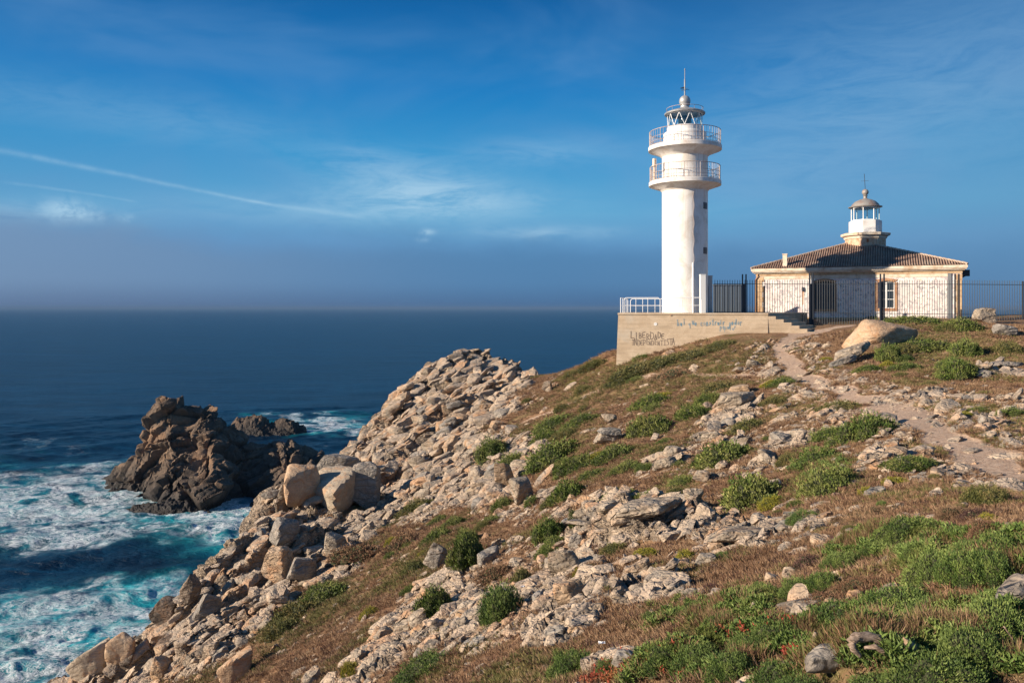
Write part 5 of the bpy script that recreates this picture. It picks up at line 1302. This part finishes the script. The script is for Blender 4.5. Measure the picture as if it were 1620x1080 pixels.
for i in range(6):
    u0, u1 = .53 * i, .53 * (i + 1); q0, q1 = PF * u0, PF * u1
    MB().prism([(q0.x, q0.y), (q1.x, q1.y), (q1.x + G2.x * 3.3, q1.y + G2.y * 3.3), (q0.x + G2.x * 3.3, q0.y + G2.y * 3.3)], -3.2, PZ - .22 * (i + 1)).build('step', M_CONC, ST)
def pf(px_, py_, out=.0):
    k = (px_ - 810) / F; u = (59 * k - 7.87) / (.976 + .218 * k); v = PA + PF * u; z = (487 - py_) / F * v.y
    bt = .30 * max(0, min(1, (PZ - .13 - z) / 6.0))
    return Vector((v.x - PA.x + PI_.x * -(out + bt), v.y - PA.y - PI_.y * (out + bt), z))
GL = {'L': [[(0, 1), (0, 0), (.6, 0)]], 'I': [[(.3, 1), (.3, 0)]], 'J': [[(.0, 1), (.6, 1)], [(.3, 1), (.3, 0)], [(0, 0), (.6, 0)]], 'B': [[(0, 0), (0, 1), (.5, .85), (.45, .6), (0, .5), (.6, .35), (.5, .05), (0, 0)]],
      'E': [[(.6, 1), (.1, .9), (0, .5), (.1, .05), (.65, .05)], [(0, .5), (.5, .55)]], 'R': [[(0, 0), (0, 1), (.5, .85), (.45, .55), (0, .5), (.6, 0)]], 'D': [[(0, 0), (0, 1), (.5, .8), (.6, .4), (.4, .05), (0, 0)]],
      'A': [[(0, 0), (.3, 1), (.6, 0)], [(.1, .4), (.5, .4)]], 'N': [[(0, 0), (0, 1), (.55, 0), (.55, 1)]], 'P': [[(0, 0), (0, 1), (.5, .85), (.45, .5), (0, .45)]], 'T': [[(0, 1), (.7, 1)], [(.35, 1), (.35, 0)]],
      'S': [[(.6, .9), (.15, .95), (.1, .6), (.5, .45), (.5, .1), (0, .05)]], 'Z': [[(0, 1), (.6, 1), (0, 0), (.65, 0)]], 'O': [[(.3, 1), (0, .6), (.1, .1), (.4, 0), (.6, .5), (.3, 1)]],
      'h': [[(0, 1.2), (0, 0)], [(0, .5), (.3, .6), (.4, 0)]], 'a': [[(.4, .5), (.1, .5), (0, .2), (.3, 0), (.4, .5), (.45, 0)]], 'i': [[(.1, .6), (.1, 0)], [(.1, .85), (.1, .95)]], 'q': [[(.4, .5), (.1, .5), (0, .2), (.3, .05), (.4, .5), (.4, -.5)]],
      'u': [[(0, .6), (.05, .05), (.35, .05), (.4, .6), (.42, 0)]], 'e': [[(0, .3), (.4, .35), (.25, .6), (0, .3), (.15, 0), (.45, .08)]], 'c': [[(.4, .5), (.1, .55), (0, .2), (.2, 0), (.45, .05)]], 'o': [[(.2, .6), (0, .3), (.2, 0), (.4, .3), (.2, .6)]],
      'n': [[(0, .6), (0, 0)], [(0, .45), (.3, .6), (.4, 0)]], 's': [[(.4, .55), (.1, .5), (.35, .2), (0, 0)]], 't': [[(.15, 1), (.15, 0), (.3, 0)], [(0, .65), (.35, .65)]], 'r': [[(0, .6), (0, 0)], [(0, .45), (.35, .6)]],
      'p': [[(0, .6), (0, -.5)], [(0, .55), (.4, .5), (.35, .05), (0, .05)]], 'd': [[(.4, 1.1), (.4, 0), (.05, .05), (0, .4), (.4, .5)]], 'l': [[(.1, 1.2), (.1, 0), (.25, 0)]], ' ': []}
def graffiti(text, x0, x1, y0, y1, wd, mat, seed=1):
    r = random.Random(seed); n = len(text); b = MB(); cw = (x1 - x0) / n
    for k, ch in enumerate(text):
        jx, jy, js = r.uniform(-.12, .12), r.uniform(-.16, .16), r.uniform(.82, 1.2)
        for st in GL[ch]:
            q = [pf(x0 + cw * (k + jx + p_[0] * 1.2 * js), y1 - (y1 - y0) * (p_[1] * js + jy), .012) for p_ in st]
            for a_, b_ in zip(q[:-1], q[1:]):
                d_ = (b_ - a_); L_ = d_.length
                if L_ < 1e-5: continue
                d_ /= L_; nn = Vector((-PI_.x, -PI_.y, 0)); s_ = d_.cross(nn) * wd / 2; a2, b2 = a_ - d_ * wd * .4, b_ + d_ * wd * .4; o_ = nn * .006
                b.add([a2 - s_, b2 - s_, b2 + s_, a2 + s_, a2 - s_ + o_, b2 - s_ + o_, b2 + s_ + o_, a2 + s_ + o_], [(4, 5, 6, 7), (0, 1, 5, 4), (1, 2, 6, 5), (2, 3, 7, 6), (3, 0, 4, 7)])
    o = b.build('graffiti', mat, PL); return o
M_GB = simple('black_spray', (.13, .10, .08), .8, dirt=(.25, .2, .15), scale=3); M_GF = simple('faded_spray', (.28, .23, .17), .9); M_GU = simple('blue_spray', (.13, .23, .30), .8, dirt=(.38, .34, .28), scale=2.5)
graffiti('LIBERDADE', 999, 1053, 526, 535.5, .062, M_GB, 1)['label'] = 'dark hand painted word LIBERDADE'
graffiti('JNDEPENDENTJSTA', 1000, 1068, 537.5, 546.5, .058, M_GB, 2)['label'] = 'dark hand painted word INDEPENDENTISTA'
graffiti('ZONA', 1000, 1020, 551, 557.5, .05, M_GF, 3)['label'] = 'faded hand painted word'
graffiti('hai que construir poder', 1072, 1176, 506, 514, .055, M_GU, 4)['label'] = 'blue hand painted sentence'
graffiti('popular', 1139, 1166, 515, 521, .05, M_GU, 5)['label'] = 'blue hand painted last word'
o = MB().lathe([(0.01, 0), (.10, 0), (.12, .03), (.06, .035), (.055, .01), (.01, .01)], 16).build('wall_light', M_FRAME, PL); o.location = pf(1037, 512.5, .0); o.rotation_euler = (R(90), 0, math.atan2(PF.y, PF.x))
o = MB().rod((0, 0, 0), (0, 0, .06), .05, 10).build('drain_spout', M_SURR, PL); o.location = pf(1061, 498.5, .0); o.rotation_euler = (R(90), 0, math.atan2(PF.y, PF.x))
# the platform railing of white tubes
RL = empty('platform_railing', (PA.x, PA.y, PZ), math.atan2(PF.y, PF.x), 'white tube railing round the seaward end of the concrete platform', 'railing')
def frame(x0, y0, x1, y1, posts, hgt=1.12):
    b = MB(); d_ = Vector((x1 - x0, y1 - y0)); L_ = d_.length; d_ /= L_
    P_ = lambda s, z: (x0 + d_.x * s, y0 + d_.y * s, z)
    c_ = .14; b.rod(P_(0, 0), P_(0, hgt - c_), .03); b.rod(P_(0, hgt - c_), P_(c_, hgt), .03); b.rod(P_(c_, hgt), P_(L_ - c_, hgt), .03); b.rod(P_(L_ - c_, hgt), P_(L_, hgt - c_), .03); b.rod(P_(L_, hgt - c_), P_(L_, 0), .03)
    b.rod(P_(0, .55), P_(L_, .55), .02)
    for s in posts: b.rod(P_(s * L_, 0), P_(s * L_, hgt), .022)
    b.build('railing_frame', M_WRAIL, RL)
frame(.42, .15, 3.05, .15, [.33, .66]); frame(3.25, .15, 6.0, .15, [.5])
frame(.15, .3, .15, 3.6, [.5]); frame(.15, 3.8, .15, 7.4, [.5]); frame(.35, 7.6, 3.4, 7.6, [.33, .66]); frame(3.6, 7.6, 6.6, 7.6, [.5])

# gate pillars beside the tower
def pxw_(px_, Y): return (px_ - 810) / F * Y
def pillar(x0, x1, Y, ytop, mat, label):
    xa, xb = pxw_(x0, Y), pxw_(x1, Y); e = empty('gate_pillar', ((xa + xb) / 2, Y, PZ), 0, label, 'pillar', 'gate pillars beside the lighthouse'); w_ = (xb - xa) / 2; zt = (487 - ytop) / F * Y - PZ
    MB().box((-w_, 0, 0), (w_, w_ * 2, zt)).build('shaft', mat, e); MB().box((-w_ - .02, -.02, zt), (w_ + .02, w_ * 2 + .02, zt + .06)).build('cap', mat, e)
pillar(1108.5, 1116.5, 59.6, 435, M_FRAME, 'slim white gate pillar close beside the lighthouse')
pillar(1117.5, 1127, 62.6, 437, simple('grey_render', (.40, .42, .44), .8, dirt=(.3, .3, .3)), 'broad grey gate pillar behind the slim white pillar')
# grey metal gate behind the fence
GT = empty('metal_gate', (pxw_(1128, 67), 67, 0), 0, 'grey sheet metal gate closing the yard behind the iron fence', 'gate')
Lg = pxw_(1176, 67) - pxw_(1128, 67); M_GATE = simple('gate_grey', (.17, .20, .23), .5, .2)
for k in range(14): MB().box((Lg / 14 * k + .01, 0 + (.02 if k % 2 else 0), -1.0), (Lg / 14 * (k + 1) - .01, .05 + (.02 if k % 2 else 0), 1.9)).build('panel', M_GATE, GT)
MB().box((-.03, -.04, 1.9), (Lg + .03, .09, 1.98)).build('top_rail', M_GATE, GT)

# ------------------------------------------------------------------ iron fence: every bar is a piece of its own
FP = [(1129, 64.0), (1200, 63.2), (1300, 62.3), (1400, 61.0), (1522, 59.6), (1622, 59.9), (1650, 60.2)]
def fence_at(px_):
    for (a0, d0), (a1, d1) in zip(FP[:-1], FP[1:]):
        if a0 <= px_ <= a1: D = d0 + (d1 - d0) * (px_ - a0) / (a1 - a0); return pxw_(px_, D), D
FN = empty('iron_fence', (fence_at(1129)[0], 64, 0), 0, 'tall dark iron bar fence running past the keepers\' house', 'fence')
fx, fy = FN.location.x, FN.location.y
bar_me = None
def fz(x, y, px_): return PZ if px_ < 1243 and y < 64.5 and px_ < 1216 else zf(x, y) - .08
ztop = lambda px_: 2.23 - .0004 * (px_ - 1129)
px_ = 1131.0; nb = 0
b = MB(); b.rod((0, 0, 0), (0, 0, 1), .021, 5)
bar0 = b.build('bar', M_IRON, FN); bar_me = bar0.data
first = True
while px_ < 1645:
    x, y = fence_at(px_); zb = fz(x, y, px_); o = bar0 if first else link(bpy.data.objects.new('bar', bar_me), FN); first = False
    o.location = (x - fx, y - fy, zb); o.scale = (1, 1, ztop(px_) - zb + (.0 if nb % 2 else .02)); nb += 1; px_ += 3.95 + .05 * math.sin(px_)
for zz, rr in ((-.30, .022), (-2.55, .022), (-.9, .0)):
    if rr == 0: continue
    b = MB()
    for k in range(len(FP) - 1):
        a0, a1 = FP[k][0], FP[k + 1][0]; x0, y0 = fence_at(a0); x1, y1 = fence_at(min(a1, 1649.9)); b.rod((x0 - fx, y0 - fy, ztop(a0) + zz), (x1 - fx, y1 - fy, ztop(a1) + zz), rr, 5)
    b.build('rail', M_IRON, FN)
for a0, two, zt in ((1177, 1, 2.68), (1208, 0, 1.75), (1283, 1, 2.70), (1395, 1, 2.62), (1513, 1, 2.55), (1617, 0, 2.0)):
    b = MB(); x, y = fence_at(a0); zb = fz(x, y, a0)
    for s in ((-.14, .14) if two else (0,)): b.box((x - fx + s - .045, y - fy - .12, zb - .2), (x - fx + s + .045, y - fy - .03, zt))
    b.box((x - fx - .09, y - fy - .03, zb), (x - fx + .09, y - fy + .0, min(zt, 1.9))) if two and a0 != 1513 else None
    b.build('post', M_IRON, FN)

# ------------------------------------------------------------------ the old keepers' house
HA = math.atan2(-.423, .906)
HS = empty('keepers_house', (21.0, 70.0, 0), HA, 'low old keepers\' house with blotched walls, tiled roof and a small lantern on top', 'house')
LU, LV = 16.6, 14.0; ZE = 3.42; U0, U1, V0, V1 = .42, 16.2, .40, 13.6
def wallpieces(b, u0, u1, z0, z1, holes, v0, v1):
    us = sorted(holes); cur = u0
    for (a0, a1, h0, h1) in us:
        b.box((cur, v0, z0), (a0, v1, z1)); b.box((a0, v0, z0), (a1, v1, h0)); b.box((a0, v0, h1), (a1, v1, z1)); cur = a1
    b.box((cur, v0, z0), (u1, v1, z1))
W1 = (5.18, 6.88, -.12, 2.30); W2 = (10.12, 11.42, -.05, 2.25)
b = MB(); wallpieces(b, U0, U1, -2.0, 2.78, [W1, W2], V0, V0 + .45); b.build('front_wall', M_WALL, HS)
MB().box((U0, V0 + .45, -2), (U0 + .4, V1 - .4, 2.78)).build('side_wall', M_WALL, HS)
MB().box((U1 - .4, V0 + .45, -2), (U1, V1 - .4, 2.78)).build('side_wall', M_WALL, HS)
MB().box((U0, V1 - .4, -2), (U1, V1, 2.78)).build('rear_wall', M_WALL, HS)
MB().box((U0 - .05, V0 - .07, -2), (U1 + .05, V0 - .002, -.80)).build('base_course', M_STONE, HS)
b = MB(); b.box((U0 - .06, V0 - .06, 2.78), (U1 + .06, V1 + .06, 3.0)); b.build('frieze', M_STONE, HS)
b = MB(); b.box((U0 - .20, V0 - .20, 3.0), (U1 + .20, V1 + .20, 3.10)); b.box((U0 - .34, V0 - .34, 3.10), (U1 + .34, V1 + .34, 3.20)); b.box((0, 0, 3.20), (LU, LV, ZE)); b.build('cornice', M_CORN, HS)
b = MB(); b.box((U0 + .5, V0 - .03, 2.50), (U1 - .9, V0 - .002, 2.775)); b.build('wall_band', M_CORN, HS)
for side in (0, 1):
    for k in range(8):
        w_ = .62 if k % 2 else .46; z0 = -.80 + .44 * k; u_ = (U0 - .045, U0 + w_) if side == 0 else (U1 - w_ * .8, U1 + .045)
        MB().box((u_[0], V0 - .05, z0 + .008), (u_[1], V0 - .003, z0 + .432)).build('quoin', M_STONE, HS)
        MB().box((u_[0] if side == 0 else U1 + .003, V0 - .045, z0 + .008), (U0 - .003 if side == 0 else U1 + .05, V0 + w_, z0 + .432)).build('quoin', M_STONE, HS)
def arch(b, u0, u1, z0, z1, v0, v1, rise=.18, wd=.24):
    b.box((u0 - wd, v0, z0 - .22), (u1 + wd, v1, z0)); b.box((u0 - wd, v0, z0), (u0, v1, z1 - rise)); b.box((u1, v0, z0), (u1 + wd, v1, z1 - rise)); n = 10; c_ = (u0 + u1) / 2; h_ = (u1 - u0) / 2
    V = []
    for k in range(n + 1):
        x = u0 + (u1 - u0) * k / n; zi = z1 - rise + rise * math.cos((x - c_) / h_ * math.pi / 2); xo = u0 - wd + (u1 - u0 + 2 * wd) * k / n; zo = z1 - rise + .26 + rise * math.cos((xo - c_) / (h_ + wd) * math.pi / 2) - .04
        V += [(x, v0, zi), (xo, v0, zo), (x, v1, zi), (xo, v1, zo)]
    b.add(V, [(4 * k, 4 * k + 4, 4 * k + 5, 4 * k + 1) for k in range(n)] + [(4 * k + 1, 4 * k + 5, 4 * k + 7, 4 * k + 3) for k in range(n)] + [(4 * k, 4 * k + 2, 4 * k + 6, 4 * k + 4) for k in range(n)])
w_ = empty('window', (0, 0, 0), 0, None, None); w_.parent = HS; w_['label'] = 'arched window closed with dark boarding'
b = MB(); arch(b, W1[0] + .02, W1[1] - .02, W1[2] + .02, W1[3] - .02, V0 - .04, V0 + .12, .2, .10); b.build('surround', M_SURR, w_)
for k in range(5):
    uu = W1[0] + .03 + k * .328; MB().box((uu, V0 + .14, W1[2]), (uu + .315, V0 + .19, W1[3])).build('board', simple('boarding', (.085, .09, .09), .7, dirt=(.05, .05, .05)) if k == 0 else bpy.data.materials['boarding'], w_)
w_ = empty('window', (0, 0, 0), 0, None, None); w_.parent = HS; w_['label'] = 'window with white frame and dark panes'
b = MB(); arch(b, W2[0] + .02, W2[1] - .02, W2[2] + .02, W2[3] - .02, V0 - .045, V0 + .10, .12, .22); b.build('surround', M_SURR, w_)
ua, ub, za, zb = W2[0] + .04, W2[1] - .04, W2[2] + .03, W2[3] - .08
b = MB(); um = (ua + ub) / 2
for x0, x1 in ((ua, ua + .06), (um - .07, um - .005), (um + .005, um + .07), (ub - .06, ub)): b.box((x0, V0 + .13, za), (x1, V0 + .19, zb))
for x0, x1 in ((ua + .06, um - .07), (um + .07, ub - .06)):
    for q in range(4): z = za + (zb - za - .06) * q / 3; b.box((x0, V0 + .135, z), (x1, V0 + .185, z + .05))
b.build('sash', M_FRAME, w_)
M_PANE = simple('window_pane', (.02, .03, .04), .08, 0, spec=.6)
for x0, x1 in ((ua + .06, um - .07), (um + .07, ub - .06)):
    for q in range(3): z = za + (zb - za - .06) * q / 3; MB().box((x0, V0 + .15, z + .05), (x1, V0 + .165, z + (zb - za - .06) / 3)).build('pane', M_PANE, w_)
# hipped roof with rows of half-round tiles
PK_Z = 6.05; cu, cv = LU / 2, LV / 2
def roofz(u, v):
    e = min(u / cu, (LU - u) / cu, v / cv, (LV - v) / cv); return ZE + .02 + (PK_Z - ZE) * e
b = MB(); b.add([(.06, .06, ZE + .0), (LU - .06, .06, ZE), (LU - .06, LV - .06, ZE), (.06, LV - .06, ZE), (cu, cv, PK_Z - .03)], [(0, 1, 4), (1, 2, 4), (2, 3, 4), (3, 0, 4), (3, 2, 1, 0)]); b.build('roof_deck', M_TILE, HS)
SP = .19
def tiles(along_u, far):
    b = MB(); LL = LU if along_u else LV; half = cv if along_u else cu; n = int(LL / SP)
    for k in range(n):
        c_ = (k + .5) * LL / n; ln_ = half * min(c_, LL - c_) / (LL / 2); 
        if ln_ < .12: continue
        ns = max(1, int(ln_ / .42)); V = []; 
        for s in range(ns):
            for e in (0, 1):
                t_ = ln_ * (s + e) / ns; lift = .022 * (1 - e) + rng.uniform(0, .008)
                for j in range(6):
                    w_a = -1 + 2 * j / 5; x = c_ + w_a * SP * .34; zz = ZE + .02 + (PK_Z - ZE) * t_ / half + .075 * math.sqrt(max(0, 1 - w_a * w_a)) + lift
                    tt = t_ - .05
                    pt = (x, tt, zz) if along_u else (tt, x, zz)
                    if far: pt = (pt[0], LV - pt[1], pt[2]) if along_u else (LU - pt[0], pt[1], pt[2])
                    V.append(pt)
        Fq = []
        for s in range(ns):
            o0 = s * 12; Fq += [(o0 + j, o0 + j + 1, o0 + 6 + j + 1, o0 + 6 + j) for j in range(5)] + [(o0 + j + 1, o0 + j, o0) for j in range(1, 5)]
        b.add(V, Fq)
    return b.build('roof_tiles', M_TILE, HS)
for au in (True, False):
    for fr in (False, True): tiles(au, fr)
for cx_, cy_ in ((0, 0), (LU, 0), (LU, LV), (0, LV)):
    b = MB(); n_ = 26
    for k in range(n_):
        a_ = Vector((cx_, cy_, ZE + .06)).lerp(Vector((cu, cv, PK_Z + .04)), k / n_); c_ = Vector((cx_, cy_, ZE + .10)).lerp(Vector((cu, cv, PK_Z + .08)), (k + 1.1) / n_); b.rod(a_, c_, .10, 8)
    b.build('hip_tiles', simple('hip_mortar', (.44, .35, .27), .9, dirt=(.25, .17, .13)) if 'hip_mortar' not in bpy.data.materials else bpy.data.materials['hip_mortar'], HS)
ch = MB().box((2.62, .30, 3.3), (2.98, .66, 4.62)).build('chimney', M_CORN, HS); MB().box((2.58, .26, 4.62), (3.02, .70, 4.70)).build('chimney_cap', M_CORN, ch)
b = MB(); b.rod((U0 + .12, V0 - .12, 3.1), (U0 + .12, V0 - .12, 2.75), .05, 8); b.rod((U0 + .12, V0 - .12, 2.75), (U0 - .08 + .0, V0 - .10, 2.45), .05, 8); b.rod((U0 - .08, V0 - .10, 2.45), (U0 - .08, V0 - .10, -1.2), .05, 8); b.build('downpipe', M_SURR, HS, 40)
b = MB(); b.box((U1 - .98, V0 - .10, -1.2), (U1 - .72, V0 - .052, 2.77)); b.build('cable_duct', M_GREY, HS)
b = MB(); b.box((U1 + .10, V0 + .5, 2.55), (U1 + .62, V0 + .95, 3.05)); b.rod((U1, V0 + .7, 2.4), (U1 + .35, V0 + .7, 2.6), .05, 6); b.build('floodlight', M_IRON, HS)
b = MB(); b.box((4.18, V0 - .16, 1.45), (4.34, V0 - .003, 1.78)); b.build('wall_lamp', M_IRON, HS)
st_, t, p, pos = material('rust_stain'); n_ = t.noise(t.mapping(pos, scale=(9, 9, 1.0)), 1.0, 4); t.put(p.inputs['Base Color'], t.mix(t.ss(n_, .35, .65), (.60, .40, .24), (.45, .14, .04)))
MB().add([(4.20, V0 - .004, 1.45), (4.36, V0 - .004, 1.45), (4.31, V0 - .004, .35), (4.24, V0 - .004, .20), (4.20, V0, 1.45), (4.36, V0, 1.45), (4.31, V0, .35), (4.24, V0, .20)], [(0, 1, 2, 3), (4, 5, 1, 0), (5, 6, 2, 1), (6, 7, 3, 2), (7, 4, 0, 3)]).build('rust_streak', st_, HS)
# rooftop lantern
LT = empty('roof_lantern', (cu + .75, cv, 0), 0, None, None); LT.parent = HS; LT['label'] = 'small octagonal white lantern on the ridge'
def octo(name, prof, mat, smooth=None): return MB().lathe(prof, 8, .5 + .35).build(name, mat, LT, smooth)
M_CST = simple('lantern_base_stone', (.56, .42, .30), .85, dirt=(.40, .16, .08), scale=2.2, bump=.3)
octo('stone_base', [(1.72, 4.6), (1.72, 6.25), (.2, 6.25)], M_CST)
octo('cornice_ring', [(1.70, 6.22), (1.80, 6.24), (1.86, 6.42), (2.08, 6.52), (2.12, 6.72), (1.95, 6.76), (.2, 6.78)], M_CORN)
octo('white_drum', [(1.40, 6.76), (1.40, 7.86), (1.32, 7.90), (.2, 7.90)], M_WHITE)
octo('lantern_glass', [(1.16, 7.90), (1.16, 9.08)], M_GLASS)
b = MB()
for k in range(8):
    aa = 2 * math.pi * (k + .85) / 8; b.rod((1.17 * math.cos(aa), 1.17 * math.sin(aa), 7.9), (1.17 * math.cos(aa), 1.17 * math.sin(aa), 9.1), .045, 6)
b.lathe([(1.13, 7.88), (1.22, 7.88), (1.22, 7.97), (1.13, 7.97)], 8, .85); b.lathe([(1.13, 9.02), (1.22, 9.02), (1.22, 9.14), (1.13, 9.14)], 8, .85); b.build('glazing_frame', M_FRAME, LT)
M_DOME = simple('dull_metal_dome', (.30, .29, .27), .6, .3, dirt=(.26, .15, .11), scale=1.6)
MB().lathe([(1.20, 9.10), (1.42, 9.12), (1.44, 9.18), (1.22, 9.24), (1.12, 9.42), (.88, 9.66), (.55, 9.82), (.22, 9.92), (.16, 9.98), (.15, 10.12), (.22, 10.18), (.14, 10.24), (.18, 10.30)] + [(.29 * math.cos(x), 10.52 + .29 * math.sin(x)) for x in np.linspace(-.8, 1.5, 10)], 32).build('dome', M_DOME, LT, 30)
b = MB(); b.rod((0, 0, 10.8), (-.08, 0, 12.2), .024, 5); b.rod((-.35, 0, 11.55), (.28, 0, 11.55), .016, 4); b.rod((-.03, -.3, 11.5), (-.03, .3, 11.5), .016, 4); b.build('weather_vane', M_IRON, LT)
MB().box((-.30, -.03, 0), (.30, .0, .28)).build('rusty_plate', simple('rust_panel', (.34, .11, .04), .8), LT)
_p = bpy.data.objects[-1] if False else [o for o in LT.children if o.name.startswith('rusty_plate')][0]
_aa = -math.pi / 2 - .0; _p.rotation_euler = (0, 0, R(22.5 * (0.4))); _p.location = (.02, -1.60, 5.86)

# ------------------------------------------------------------------ sea haze: one closed box of thin even air
hz_me = bpy.data.meshes.new('haze')
hb_ = MB().box((-42000, -42000, SEA - 8.0), (42000, 42000, 24.0)); hz_me.from_pydata(hb_.V, [], hb_.F)
hz = link(bpy.data.objects.new('haze', hz_me)); hm_ = bpy.data.materials.new('sea_haze'); hm_.use_nodes = True
hm_.node_tree.nodes.clear(); ho = hm_.node_tree.nodes.new('ShaderNodeOutputMaterial'); hp = hm_.node_tree.nodes.new('ShaderNodeVolumePrincipled')
hp.inputs['Color'].default_value = (.145, .25, .415, 1); hp.inputs['Density'].default_value = HAZE; hm_.node_tree.links.new(hp.outputs[0], ho.inputs['Volume'])
hz_me.materials.append(hm_); tag(hz, 'thin blue grey sea haze over the water', None, kind='stuff')
